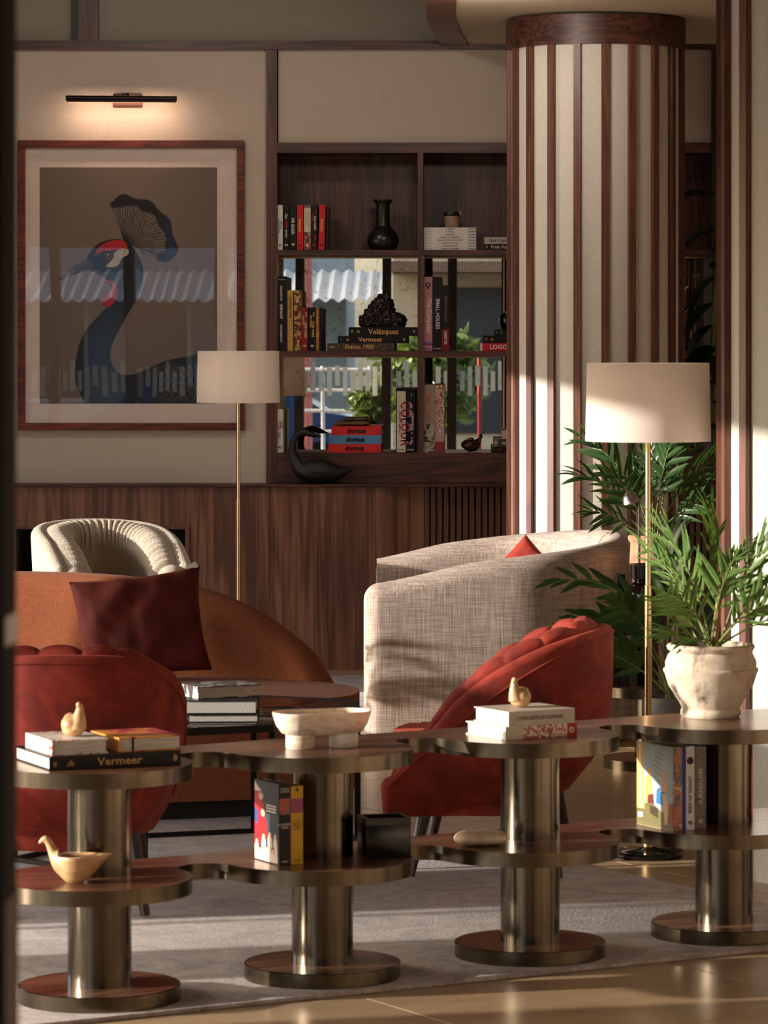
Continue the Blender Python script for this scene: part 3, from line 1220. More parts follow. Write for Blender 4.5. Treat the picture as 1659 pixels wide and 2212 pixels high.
def floor_lamp(label, loc, top, hs=0.236):
    t = thing('floor_lamp', label, 'lamp', loc, 0, 'brass floor lamps')
    obj('base', lathem([(0, 0), (0.106, 0), (0.109, 0.006), (0.109, 0.012), (0.104, 0.019), (0.03, 0.024), (0.02, 0.03), (0, 0.03)], seg=56), BLACK_GLOSS, t)
    obj('pole', lathem([(0.0105, 0.029), (0.0105, top * 0.55), (0.0085, top * 0.55 + 0.002), (0.0085, top - 0.08), (0, top - 0.08)], seg=20), BRASS, t)
    obj('collar', lathem([(0.016, 0.029), (0.016, 0.07), (0.0106, 0.075)], seg=20), BRASS, t)
    ro = 0.19
    obj('lamp_shade', lathem([(ro, top - hs), (ro - 0.005, top), (ro - 0.0075, top), (ro - 0.0025, top - hs), (ro, top - hs)], seg=72), SHADE, t, sharp=60)
    b = BM()
    for k in range(3):
        a = 2 * math.pi * k / 3
        tube(b, [(0.008 * math.cos(a), 0.008 * math.sin(a), top - 0.03), ((ro - 0.007) * math.cos(a), (ro - 0.007) * math.sin(a), top - 0.03)], 0.002, 6)
    lathe(b, [(0, top - 0.081), (0.014, top - 0.081), (0.014, top - 0.025), (0, top - 0.025)], seg=16)
    obj('shade_holder', b, BRASS, t)
    obj('bulb', lathem([(0, top - 0.17), (0.02, top - 0.165), (0.03, top - 0.145), (0.022, top - 0.11), (0.013, top - 0.085)], seg=20, cx=0.032), plain('opal_bulb', (235, 230, 220), 0.4), t)
    bl_d = bpy.data.lights.new('bulb_light', 'POINT')
    bl_d.energy = 1.3
    bl_d.color = (1.0, 0.80, 0.66)
    bl_d.shadow_soft_size = 0.03
    bl_o = bpy.data.objects.new('bulb_light', bl_d)
    COL.objects.link(bl_o)
    bl_o.parent = t
    bl_o.location = (-0.03, 0, top - 0.12)
    obj('cord', tubem([(0.02, 0.0, 0.05), (0.05, 0.02, 0.045), (0.075, 0.05, 0.06), (0.06, 0.09, 0.045), (0.10, 0.13, 0.008), (0.2, 0.2, 0.006), (0.35, 0.24, 0.006)], 0.0035, 6), BLACK_METAL, t)
    return t


floor_lamp('brass floor lamp with white drum shade and black disc base, at right before the palms', (0.518, 11.2, 0.0), 1.492)
floor_lamp('brass floor lamp with white drum shade standing at left in front of the framed bird', (-1.088, 16.9, 0.012), 1.511)

# ------------------------------------------------------------------ blob sculptor for carved animals and stones
def blob(name, mats, parent, tubes=(), balls=(), voxel=0.003, smooth=6, warp=None, noise_amp=0.0, noise_scale=20.0):
    b = BM()
    for pts, rad in tubes:
        q = catmull([tuple(p) + (r,) for p, r in zip(pts, rad)], max(12, len(pts) * 6))
        tube(b, [(p[0], p[1], p[2]) for p in q], [max(0.0008, p[3]) for p in q], 14)
    for (c, rr) in balls:
        bb = bmesh.new()
        bmesh.ops.create_icosphere(bb, subdivisions=3, radius=1.0)
        merge(b, bb, Matrix.Translation(Vector(c)) @ Matrix.Diagonal((rr[0], rr[1], rr[2], 1)))
    me = bpy.data.meshes.new(name)
    b.to_mesh(me)
    b.free()
    o = bpy.data.objects.new(name, me)
    COL.objects.link(o)
    md = o.modifiers.new('r', 'REMESH')
    md.mode = 'VOXEL'
    md.voxel_size = voxel
    ms = o.modifiers.new('s', 'SMOOTH')
    ms.iterations = smooth
    ms.factor = 0.5
    dg = bpy.context.evaluated_depsgraph_get()
    me2 = bpy.data.meshes.new_from_object(o.evaluated_get(dg))
    bpy.data.objects.remove(o)
    bpy.data.meshes.remove(me)
    if warp or noise_amp:
        for v in me2.vertices:
            if noise_amp:
                n = mnoise.noise(v.co * noise_scale) + 0.5 * mnoise.noise(v.co * noise_scale * 2.3)
                v.co += v.normal * n * noise_amp
            if warp:
                v.co = warp(v.co)
    me2.materials.clear()
    me2.materials.append(mats)
    me2.shade_smooth()
    return obj(name, me2, None, parent)


# ------------------------------------------------------------------ things on the front console
GOLD_WOOD = plain('satin_gold_carving', (194, 154, 110), 0.38, 0.1, mottled=0.12, scale=14)


def scaled(pts, cx, cy, s):
    return [((x - cx) / s, 0.0, (cy - y) / s) for x, y in pts]


def small_bird(label, loc, s, flip=1, rz=0.0):
    t = thing('bird_figurine', label, 'figurine', loc, rz, 'small carved birds')
    f = flip
    blob('body', GOLD_WOOD, t, tubes=[([(f * 0.010, -0.004, 0.018), (f * 0.014, -0.005, 0.036), (f * 0.0155, -0.005, 0.052), (f * 0.0165, -0.006, 0.063), (f * 0.0150, -0.010, 0.0675), (f * 0.012, -0.015, 0.067)], [0.0205, 0.0155, 0.0105, 0.0075, 0.0078, 0.0045])],
         balls=[((-f * 0.004, 0.006, 0.024), (0.0235, 0.030, 0.0235)), ((0.0, 0.0, 0.012), (0.024, 0.024, 0.0125)), ((-f * 0.008, 0.012, 0.036), (0.016, 0.02, 0.013)), ((f * 0.004, 0.0, 0.031), (0.0185, 0.020, 0.016))], voxel=0.0016, smooth=14)
    t.scale = (s, s, s)
    return t


p1 = (-0.995, 8.495)
book('big black book with thin gold lettering lying lowest at the left end of the console', (-0.975, 8.45, ZT), 0.318, 0.031, 0.262, (14, 12, 13), False, R(24.5), group=None,
     words=[('Vermeer', 0.026, 0.53, 0.48, (206, 160, 92), 0, 1.15), ('II', 0.017, 0.04, 0.42, (190, 150, 90)), ('.ıllı', 0.018, 0.155, 0.45, (190, 150, 90)), ('8', 0.02, 0.955, 0.5, (206, 160, 92))])
book('white book with red and black print, under the little bird at the left end', (-1.055, 8.657, ZT + 0.0315), 0.20, 0.034, 0.135, (226, 218, 208), False, R(24.5 - 90), art_mat=art('white_red_print', [(228, 222, 212), (232, 226, 216), (228, 222, 212), (226, 218, 206), (196, 56, 44), (230, 224, 214), (60, 54, 52)], 16, seed=3))
ob = book('orange and pink book with black ribbon beside the little bird, left end of console', (-0.909, 8.717, ZT + 0.0315), 0.19, 0.033, 0.155, (214, 140, 52), False, R(26 - 90), art_mat=art('orange_pink_print', [(40, 40, 42), (206, 50, 78), (222, 148, 60), (222, 148, 60), (226, 152, 62)], 7, seed=1.4))
obj('ribbon', boxm(0.1901, 0.1908, 0.032, 0.037, 0.0008, 0.034), ink((16, 14, 14)), ob)
small_bird('small gold carved bird with raised neck on books at the console left end', (-0.935, 8.578, ZT + 0.066), 1.08, 1, R(-8))

# bird-shaped dish on the lower shelf
bd = thing('bird_dish', 'pale gold bird-shaped dish with long neck and pointed tail on lower shelf', 'dish', (-0.925, 8.53, ZS), R(4))
pp = [(222, 1849), (206, 1851), (188, 1853), (168, 1855), (145, 1857), (124, 1857), (107, 1855), (95, 1848), (88, 1836), (82, 1824), (75, 1817), (61, 1826)]
rr_ = [2, 12, 28, 46, 58, 54, 34, 15, 9.5, 8, 8, 3]


def dish_warp(c):
    x = c.x
    c.y *= 1 - 0.15 * min(1.0, max(0.0, (x + 0.06) / 0.04))
    if x > -0.038:
        lim = 0.068 + max(0, x) * 0.03
        if c.z > lim:
            d = math.hypot((x - 0.008) / 0.052, c.y / 0.042)
            c.z = lim - 0.022 * max(0.0, 1 - d)
    c.z = max(c.z - 0.005, 0.0)
    return c


blob('body', GOLD_WOOD, bd, tubes=[(scaled(pp, 140, 1916, 941), [r / 941 for r in rr_])], voxel=0.0022, smooth=6, warp=dish_warp)

# marble bowl
MARBLE = NT('cream_marble')
_f = MARBLE.noise(MARBLE.coord((6, 6, 14)), 2.2, 6, 0.65, 1.5)
MARBLE.color(MARBLE.ramp(_f, [(0.35, (196, 172, 146)), (0.5, (228, 214, 194)), (0.7, (238, 228, 212))]))
MARBLE.set(Roughness=0.4)
MARBLE.b.inputs['Subsurface Weight'].default_value = 0.1
mb_ = thing('footed_bowl', 'cream marble oval bowl on two round feet on the console', 'bowl', (-0.374, 8.94, ZT), R(20))
for sx in (-1, 1):
    obj('foot', lathem([(0, 0), (0.033, 0), (0.035, 0.003), (0.035, 0.034), (0, 0.034)], seg=36, cx=sx * 0.055), MARBLE.m, mb_)
b = BM()
prof = [(0.0, 0.030), (0.024, 0.030), (0.045, 0.038), (0.058, 0.056), (0.066, 0.080), (0.067, 0.088), (0.063, 0.0885), (0.055, 0.066), (0.040, 0.050), (0.0, 0.046)]
seg = 72
rings = []
for r, z in prof:
    row = []
    for k in range(seg):
        a = 2 * math.pi * k / seg
        ex = 0.055 if r > 0.01 else 0.05
        cx = math.copysign(ex, math.cos(a)) * min(1.0, abs(math.cos(a)) * 3.0)
        waist = 1 - 0.10 * math.exp(-((cx) / 0.03) ** 2)
        row.append(b.verts.new((cx + r * math.cos(a), r * math.sin(a) * waist, z)))
    rings.append(row)
for r0, r1 in zip(rings, rings[1:]):
    for k in range(seg):
        b.faces.new((r0[k], r0[(k + 1) % seg], r1[(k + 1) % seg], r1[k]))
b.faces.new(list(reversed(rings[0])))
b.faces.new(rings[-1])
bmesh.ops.recalc_face_normals(b, faces=list(b.faces))
obj('basin', b, MARBLE.m, mb_, sharp=50)

# black marble box
BM_T = NT('black_marble')
_f = BM_T.noise(BM_T.coord(), 16, 6, 0.6, 2.0)
BM_T.color(BM_T.ramp(_f, [(0.5, (16, 15, 15)), (0.66, (34, 32, 31)), (0.72, (84, 80, 78))]))
BM_T.set(Roughness=0.22)
bx_ = thing('stone_box', 'black marble box with recessed top on the lower shelf beside the second drum leg', 'box', (-0.225, 8.985, ZS), R(14))
b = BM()
box(b, -0.056, 0.056, -0.05, 0.05, 0, 0.082, 0.002)
obj('block', b, BM_T.m, bx_)
b = BM()
o_, i_ = [(-0.056, -0.05), (0.056, -0.05), (0.056, 0.05), (-0.056, 0.05)], [(-0.046, -0.04), (0.046, -0.04), (0.046, 0.04), (-0.046, 0.04)]
for k in range(4):
    j = (k + 1) % 4
    prism(b, [o_[k], o_[j], i_[j], i_[k]], 0.080, 0.095)
bmesh.ops.remove_doubles(b, verts=list(b.verts), dist=1e-5)
obj('rim', b, BM_T.m, bx_, smooth=False)

# books on the lower shelf, second lobe
q = (-0.470, 8.808)
e1 = (math.cos(R(29)), math.sin(R(29)))
def oval(cx, cy, rx, ry, n=14):
    return [(cx + rx * math.cos(2 * math.pi * k / n), cy + ry * math.sin(2 * math.pi * k / n)) for k in range(n)]


SKIN, HAIR = (222, 184, 156), (70, 50, 40)
PEOPLE = [([(0.02, 0.01), (0.99, 0.01), (0.99, 0.99), (0.02, 0.99)], (58, 62, 74)),
          ([(0.02, 0.6), (0.35, 0.62), (0.6, 0.8), (0.55, 0.99), (0.02, 0.99)], (44, 46, 58)),
          ([(0.99, 0.2), (0.99, 0.86), (0.80, 0.88), (0.62, 0.70), (0.48, 0.40), (0.55, 0.22)], (186, 34, 42)),
          ([(0.99, 0.48), (0.99, 0.66), (0.86, 0.60), (0.88, 0.44)], (60, 76, 140)),
          ([(0.99, 0.86), (0.99, 0.98), (0.9, 0.94), (0.7, 0.86)], (232, 226, 220)),
          (oval(0.74, 0.80, 0.10, 0.045), SKIN), (oval(0.66, 0.60, 0.08, 0.05), SKIN)]
for (ox, oy, sz) in ((0.9, 0.22, 0.10), (0.62, 0.30, 0.11), (0.36, 0.34, 0.11), (0.15, 0.33, 0.10), (0.76, 0.12, 0.12), (0.48, 0.15, 0.12), (0.24, 0.14, 0.13)):
    PEOPLE += [([(ox - sz * 1.1, 0.012), (ox + sz * 1.0 if ox + sz < 0.98 else 0.985, 0.012), (ox + sz * 0.7 if ox + sz < 0.98 else 0.985, oy - 0.02), (ox - sz * 0.7, oy - 0.02)], (226, 202, 184)), (oval(ox, oy + 0.012, sz * 0.62, 0.052), HAIR), (oval(ox, oy, sz * 0.5, 0.042), SKIN)]
PEOPLE += [([(0.10, y), (0.50, y), (0.50, y + 0.02), (0.10, y + 0.02)], (226, 222, 214)) for y in (0.70, 0.665, 0.63)]
bk = book('black spined book with red and grey picture cover, left of two on the lower shelf', (q[0], q[1], ZS), 0.029, 0.193, 0.135, (26, 24, 24), True, R(29), cover_art=PEOPLE,
          words=[('MORRIS\nLAPIDUS', 0.0062, 0.5, 0.92, (222, 214, 200), 0), ('HUNDRED\nIDEAS', 0.0072, 0.5, 0.48, (214, 206, 194), 0), ('PRESS', 0.006, 0.5, 0.04, (222, 214, 200), 0)],
          bands=[(0.62, 0.82, art('spine_picture', [(30, 60, 40), (200, 60, 40), (40, 110, 60), (220, 190, 120)], 30, seed=2))])
k = 0.032
yb = book('yellow spined book with pink edge, right of two on the lower shelf', (q[0] + e1[0] * k, q[1] + e1[1] * k, ZS), 0.031, 0.186, 0.135, (206, 164, 44), True, R(29),
          words=[('*', 0.022, 0.5, 0.93, (60, 40, 30), 0), ('THE\nBIG NICE\nWORLD\nBOOK', 0.0068, 0.5, 0.5, (140, 96, 30), 0), ('PRESS', 0.006, 0.5, 0.05, (120, 84, 30), 0)],
          bands=[(0.66, 0.84, art('badge_print', [(60, 50, 110), (176, 40, 80), (70, 60, 120), (206, 164, 44)], 60, seed=5))])
obj('edge_board', boxm(-0.0022, 0.0, 0, 0.135, 0, 0.186), ink((196, 60, 92)), yb, smooth=False)

# third lobe: two books and a bird
RED_LEAF = art('red_cream_branches', [(176, 34, 36), (228, 214, 186), (176, 34, 36), (230, 216, 190), (170, 30, 34)], 20, seed=2.2)
q = (0.0705, 9.10)
book('red and cream patterned book, lower of two on the third lobe of the console', (q[0], q[1], ZT), 0.212, 0.033, 0.182, (226, 214, 190), False, R(32.5), pages=(238, 230, 218), art_mat=None,
     bands=[(0.0, 0.24, (214, 202, 176)), (0.24, 0.86, RED_LEAF), (0.86, 0.998, (168, 32, 36))], words=[('o', 0.03, 0.92, 0.55, (232, 220, 200), 0)])
book('pale grey book with dark lettering, upper of two under the bird on the third lobe', (q[0] + 0.008, q[1] + 0.006, ZT + 0.0335), 0.192, 0.036, 0.166, (196, 186, 172), False, R(31), pages=(240, 232, 222),
     words=[('CONCRETE BUILDINGS', 0.0135, 0.47, 0.5, (92, 82, 76), 0, 0.95)])
small_bird('small gold carved bird with head turned left on the pale grey lettered book', (0.108, 9.225, ZT + 0.070), 1.02, -1, R(10))

STONE = plain('pale_travertine', (206, 184, 154), 0.6, mottled=0.14, scale=26)
st = thing('stone_block', 'pale pillow-shaped stone lying on the lower shelf left of the third drum leg', 'stone', (0.012, 9.165, ZS), R(12))
blob('stone', STONE, st, balls=[((-0.035, 0, 0.0185), (0.034, 0.042, 0.0185)), ((0.035, 0.004, 0.0185), (0.034, 0.046, 0.0185)), ((0.0, 0.002, 0.0185), (0.06, 0.046, 0.0185)), ((0.016, 0.002, 0.0185), (0.045, 0.046, 0.0185)), ((-0.016, 0.0, 0.0185), (0.045, 0.044, 0.0185))], voxel=0.003, smooth=14, noise_amp=0.0012)

# fourth lobe, lower shelf
q = (0.500, 9.425)
e1 = (math.cos(R(29)), math.sin(R(29)))
FLESH = (204, 158, 120)
PAINTING = [([(0.0, 0.005), (0.995, 0.005), (0.995, 0.995), (0.0, 0.995)], (158, 168, 172)),
            ([(0.0, 0.55), (0.5, 0.6), (0.62, 0.995), (0.0, 0.995)], (176, 182, 180)),
            ([(0.0, 0.005), (0.995, 0.005), (0.995, 0.22), (0.6, 0.30), (0.3, 0.20), (0.0, 0.22)], (112, 104, 66)),
            ([(0.78, 0.2), (0.995, 0.2), (0.995, 0.995), (0.82, 0.995)], (206, 164, 104)),
            ([(0.87, 0.2), (0.93, 0.2), (0.93, 0.995), (0.88, 0.995)], (232, 200, 150)),
            ([(0.56, 0.30), (0.76, 0.28), (0.74, 0.58), (0.66, 0.66), (0.58, 0.58)], (208, 170, 92)),
            (oval(0.66, 0.66, 0.055, 0.045), FLESH), ([(0.52, 0.28), (0.70, 0.28), (0.68, 0.38), (0.54, 0.40)], (110, 50, 44)),
            ([(0.20, 0.28), (0.46, 0.30), (0.44, 0.46), (0.34, 0.50), (0.22, 0.44)], (52, 112, 160)),
            ([(0.14, 0.46), (0.34, 0.44), (0.30, 0.60), (0.20, 0.62)], FLESH), (oval(0.21, 0.65, 0.06, 0.045), FLESH),
            ([(0.16, 0.06), (0.22, 0.06), (0.26, 0.24), (0.30, 0.42), (0.18, 0.44), (0.12, 0.22)], (206, 166, 132)),
            ([(0.0, 0.06), (0.10, 0.05), (0.12, 0.30), (0.0, 0.34)], (150, 96, 62)),
            ([(0.40, 0.12), (0.62, 0.16), (0.64, 0.26), (0.42, 0.24)], (70, 60, 44)),
            ([(0.82, 0.10), (0.96, 0.09), (0.96, 0.15), (0.82, 0.16)], (180, 196, 206))]
for k in range(26):
    _a = (0.30 + 0.22 * ((k * 37) % 11) / 11.0, 0.62 + 0.30 * ((k * 53) % 13) / 13.0)
    PAINTING.append((oval(_a[0], _a[1], 0.016, 0.009, 6), (74, 82, 80)))
BROWN_ART = art('dark_brown_spine', [(58, 40, 36), (92, 66, 54), (44, 32, 32), (120, 92, 80)], 26, seed=4)
kk = 0.0
for (lab, w, hh, dd, cov, am, words_, bands_, ca_) in (
    ('book with blue and ochre picture cover, leftmost on the lower shelf of the fourth lobe', 0.026, 0.214, 0.178, (190, 172, 140), None, [], [(0.0, 0.999, art('figures_spine', [(196, 180, 150), (170, 90, 50), (70, 74, 80), (190, 110, 50)], 16, seed=6))], PAINTING),
    ('white spined book with blue edge and black lettering, among books on the fourth lobe', 0.036, 0.214, 0.15, (214, 210, 204), None, [('LIVING IN ASIA', 0.0165, 0.62, 0.42, (24, 22, 22), -90, 0.85), ('40', 0.014, 0.64, 0.09, (20, 20, 20), -20)], [], None),
    ('brown patterned book with pale lettering, right of the white spine on the fourth lobe', 0.034, 0.212, 0.16, (60, 44, 38), BROWN_ART, [('SURREALISM', 0.0175, 0.5, 0.52, (206, 192, 176), 90, 0.95), ('40', 0.014, 0.5, 0.1, (206, 192, 176), -20)], [], None)):
    bk = book(lab, (q[0] + e1[0] * kk, q[1] + e1[1] * kk, ZS), w, hh, dd, cov, True, R(29), words=words_, bands=bands_, art_mat=am, cover_art=ca_)
    if 'blue edge' in lab:
        obj('blue_board', boxm(0.0003, 0.010, -0.0006, 0, 0.0003, hh - 0.0003), ink((24, 62, 140)), bk, smooth=False)
        obj('round_emblem', lathem([(0, 0), (0.0095, 0), (0.0095, 0.0006), (0, 0.0006)], seg=24), ink((36, 30, 24)), bk, loc=(0.023, -0.0008, hh * 0.83)).rotation_euler = (R(90), 0, 0)
    kk += w + 0.0015
q2 = on_table(4, -0.40, -0.10)
book('orange spined book beyond the fourth drum leg at the right edge of the photo', (q2[0], q2[1], ZS), 0.036, 0.214, 0.15, (178, 66, 34), True, R(25), art_mat=art('orange_spine', [(170, 58, 30), (186, 74, 36), (180, 66, 34), (214, 140, 60)], 14, seed=9),
     words=[('Furniture', 0.014, 0.5, 0.55, (90, 70, 50), -90), ('40', 0.016, 0.45, 0.12, (206, 50, 40), -20)])

# ------------------------------------------------------------------ plants
def leaf_mat(name, a, b_):
    t = NT(name)
    f = t.noise(t.coord((2, 30, 30)), 2.0, 3)
    col = t.ramp(f, [(0.35, a), (0.7, b_)])
    t.color(col)
    t.set(Roughness=0.34)
    tr = t.node('ShaderNodeBsdfTranslucent')
    t.l.new(t.mul(col, (1.0, 1.0, 0.45, 1.0)), tr.inputs['Color'])
    mx = t.node('ShaderNodeMixShader')
    mx.inputs[0].default_value = 0.25
    t.l.new(t.b.outputs[0], mx.inputs[1])
    t.l.new(tr.outputs[0], mx.inputs[2])
    t.l.new(mx.outputs[0], t.n['Material Output'].inputs['Surface'])
    return t.m


LEAF_A = leaf_mat('palm_leaf_green', (66, 100, 46), (122, 150, 82))
LEAF_B = leaf_mat('deep_palm_green', (44, 76, 44), (80, 112, 62))
LEAF_D = leaf_mat('dark_broad_leaf', (22, 40, 28), (40, 62, 40))
STEM = plain('palm_stem', (110, 122, 62), 0.5, mottled=0.15)
SOIL = NT('clay_pebbles')
_f = SOIL.noise(SOIL.coord(), 120, 2)
SOIL.color(SOIL.ramp(_f, [(0.35, (60, 34, 24)), (0.65, (150, 92, 66))]))
SOIL.set(Roughness=0.9)
SOIL.bump(_f, 1.0, 0.01)
SOIL = SOIL.m


def leaflet_mesh(width, curl, mat):
    b = BM()
    n = 7
    rows = []
    for i in range(n + 1):
        t = i / n
        w = width * (math.sin(math.pi * min(1, t * 0.93 + 0.07)) ** 0.75) * (1 - 0.25 * t)
        if i == n:
            w = 0.002
        z = -curl * t * t
        rows.append([b.verts.new((t, -w, z + w * 0.45)), b.verts.new((t, 0, z)), b.verts.new((t, w, z + w * 0.45))])
    for r0, r1 in zip(rows, rows[1:]):
        for k in range(2):
            b.faces.new((r0[k], r1[k], r1[k + 1], r0[k + 1]))
    return new_mesh('leaflet', b, mat, sharp=80)


def frond(parent, base, az, elev, length, droop, pairs, ll, lmesh, rnd, start=0.28, spread=58, stem_r=0.004, roll=None):
    """arching rachis (a part) that carries its leaflets (sub-parts)"""
    pts = []
    p = Vector(base)
    n = 14
    for i in range(n + 1):
        t = i / n
        e = elev - droop * t ** 1.4
        pts.append(p.copy())
        p = p + Vector((math.cos(az) * math.cos(e), math.sin(az) * math.cos(e), math.sin(e))) * (length / n)
    f = obj('frond_stem', tubem(pts, [stem_r * (1 - 0.7 * i / n) for i in range(n + 1)], 6), STEM, parent)
    roll = R(rnd.uniform(25, 60) * rnd.choice((-1, 1)) if roll is None else roll)
    for k in range(pairs * 2 + 1):
        last = k == pairs * 2
        t = 1.0 if last else start + (0.99 - start) * (k / (pairs * 2))
        x = t * n
        i = min(int(x), n - 1)
        pos = pts[i].lerp(pts[i + 1], x - i)
        d = (pts[i + 1] - pts[i]).normalized()
        side = Vector((-math.sin(az), math.cos(az), 0))
        up = side.cross(d) * -1
        if up.z < 0:
            up = -up
        side, up = side * math.cos(roll) + up * math.sin(roll), up * math.cos(roll) - side * math.sin(roll)
        q = (t - start) / (1 - start)
        s = 0 if last else (1 if k % 2 else -1)
        a = R(spread * (1 - 0.55 * q) + rnd.uniform(-15, 15))
        direc = (d * math.cos(a) + side * s * math.sin(a) + up * rnd.uniform(-0.18, 0.42)).normalized()
        L = ll * (0.55 + 0.45 * math.sin(math.pi * min(1, q * 0.85 + 0.2))) * rnd.uniform(0.88, 1.1)
        zax = (up - direc * up.dot(direc)).normalized()
        yax = zax.cross(direc)
        m = Matrix((direc * L, yax * L, zax * L)).transposed().to_4x4()
        m.translation = pos
        lf = bpy.data.objects.new('leaflet', lmesh)
        COL.objects.link(lf)
        lf.parent = f
        lf.matrix_basis = m
    return f


# palm in a weathered pot on the fourth lobe
POT_T = NT('weathered_whitewashed_clay')
_v = POT_T.coord()
_f = POT_T.noise(_v, 14, 6, 0.65, 0.8)
_g = POT_T.noise(POT_T.coord((9, 9, 5)), 1.1, 4, 0.6)
POT_T.color(POT_T.mul(POT_T.ramp(_f, [(0.3, (168, 146, 122)), (0.5, (204, 188, 166)), (0.7, (220, 206, 186))]), POT_T.ramp(_g, [(0.36, (92, 84, 78)), (0.47, (255, 255, 255))])))
POT_T.set(Roughness=0.85)
POT_T.bump(_f, 0.35, 0.004)
pt = thing('potted_palm', 'small palm in a pale weathered clay pot standing on the console at right', 'plant', (0.612, 9.69, ZT))
obj('pot', lathem([(0, 0), (0.074, 0), (0.079, 0.006), (0.079, 0.016), (0.075, 0.023), (0.084, 0.04), (0.112, 0.085), (0.1215, 0.116), (0.1245, 0.120), (0.1245, 0.126), (0.1195, 0.130), (0.1195, 0.145), (0.112, 0.162), (0.104, 0.171), (0.113, 0.177), (0.116, 0.184), (0.112, 0.190), (0.104, 0.191), (0.1, 0.185), (0.098, 0.165), (0.0, 0.165)], seg=72), POT_T.m, pt, sharp=50)
obj('clay_pebbles', lathem([(0, 0.174), (0.05, 0.176), (0.0985, 0.168)], seg=40), SOIL, pt)
rnd = random.Random(3)
lm1 = leaflet_mesh(0.068, 0.14, LEAF_A)
obj('trunk', tubem([(0.01, 0, 0.165), (0.012, 0.0, 0.22), (0.02, 0.005, 0.29), (0.028, 0.005, 0.33)], [0.012, 0.010, 0.008, 0.006], 8), plain('palm_trunk', (150, 116, 84), 0.8), pt)
for (az, el, ln, dr, pr, ll) in ((172, 80, 0.36, 0.6, 9, 0.13), (150, 68, 0.32, 0.65, 8, 0.12), (188, 56, 0.20, 0.6, 7, 0.10), (12, 58, 0.40, 0.9, 11, 0.15), (-10, 34, 0.34, 0.6, 9, 0.14), (30, 70, 0.40, 0.8, 10, 0.14),
                                 (95, 76, 0.42, 0.6, 10, 0.15), (235, 52, 0.30, 0.8, 8, 0.12), (-50, 46, 0.30, 0.8, 8, 0.13), (205, 24, 0.19, 0.4, 9, 0.10), (-75, 68, 0.32, 0.7, 8, 0.13), (128, 60, 0.40, 0.7, 10, 0.14), (60, 62, 0.36, 0.7, 10, 0.12), (0, 76, 0.36, 0.6, 11, 0.12)):
    frond(pt, (0.012 + rnd.uniform(-0.02, 0.02), rnd.uniform(-0.02, 0.02), 0.172), R(az), R(el), ln, dr, pr, ll, lm1, rnd, 0.36, 44, 0.0035)

# palm in a grey pot on the floor behind the console
pg_ = thing('potted_palm', 'low palm in a plain grey floor pot behind the console', 'plant', (0.66, 12.62, 0.0))
obj('pot', lathem([(0, 0), (0.085, 0), (0.09, 0.01), (0.092, 0.34), (0.088, 0.35), (0.082, 0.348), (0.08, 0.32), (0, 0.32)], seg=48), plain('grey_stone_pot', (104, 96, 92), 0.6), pg_, sharp=50)
obj('clay_pebbles', lathem([(0, 0.335), (0.05, 0.338), (0.0808, 0.33)], seg=32), SOIL, pg_)
lm2 = leaflet_mesh(0.14, 0.18, LEAF_B)
for (az, el, ln, dr, pr, ll) in ((178, 76, 0.50, 1.75, 6, 0.13), (186, 62, 0.46, 1.3, 6, 0.13), (172, 86, 0.66, 1.9, 7, 0.125), (205, 46, 0.36, 0.7, 7, 0.14), (80, 82, 0.62, 0.5, 9, 0.17), (20, 70, 0.5, 1.1, 8, 0.15), (-60, 66, 0.42, 1.0, 7, 0.14), (225, 74, 0.46, 1.0, 8, 0.14)):
    frond(pg_, (rnd.uniform(-0.02, 0.02), rnd.uniform(-0.02, 0.02), 0.335), R(az), R(el), ln, dr, pr, ll, lm2, rnd, 0.45, 50, 0.005, 55 if 150 < az < 230 else None)

sp2 = copy_tree(pg_)
_fs = [c for c in sp2.children if c.name.startswith('frond')]
for c in _fs[3:]:
    for g in list(c.children):
        bpy.data.objects.remove(g)
    bpy.data.objects.remove(c)
sp2.location = (-2.0, 13.80, 0.0)
sp2.rotation_euler = (0, 0, R(35))
sp2['label'] = 'low palm in a grey floor pot that casts leaf shadows on the loveseat'

# palm in a terracotta pot on the far console
pc_ = thing('potted_palm', 'tall palm in a terracotta pot on the far console before the striped column', 'plant', (0.675, 14.30, 0.5735))
obj('pot', lathem([(0, 0), (0.055, 0), (0.075, 0.05), (0.086, 0.14), (0.082, 0.21), (0.09, 0.222), (0.092, 0.236), (0.086, 0.242), (0.078, 0.238), (0.074, 0.215), (0, 0.212)], seg=48), plain('pale_terracotta', (176, 128, 100), 0.85, mottled=0.12), pc_, sharp=50)
obj('clay_pebbles', lathem([(0, 0.224), (0.04, 0.226), (0.0745, 0.218)], seg=32), SOIL, pc_)
lm3 = leaflet_mesh(0.085, 0.25, LEAF_B)
for (az, el, ln, dr, pr, ll) in ((182, 62, 0.42, 1.05, 9, 0.15), (160, 74, 0.50, 0.9, 10, 0.16), (20, 66, 0.46, 0.8, 10, 0.16), (-5, 48, 0.36, 0.7, 9, 0.14), (90, 84, 0.52, 0.3, 10, 0.16), (200, 40, 0.28, 0.7, 8, 0.12), (-70, 78, 0.46, 0.6, 9, 0.15), (40, 80, 0.54, 0.5, 10, 0.16), (230, 66, 0.36, 0.8, 8, 0.13)):
    frond(pc_, (rnd.uniform(-0.02, 0.02), rnd.uniform(-0.02, 0.02), 0.222), R(az), R(el), ln, dr, pr, ll, lm3, rnd, 0.36, 52, 0.004)

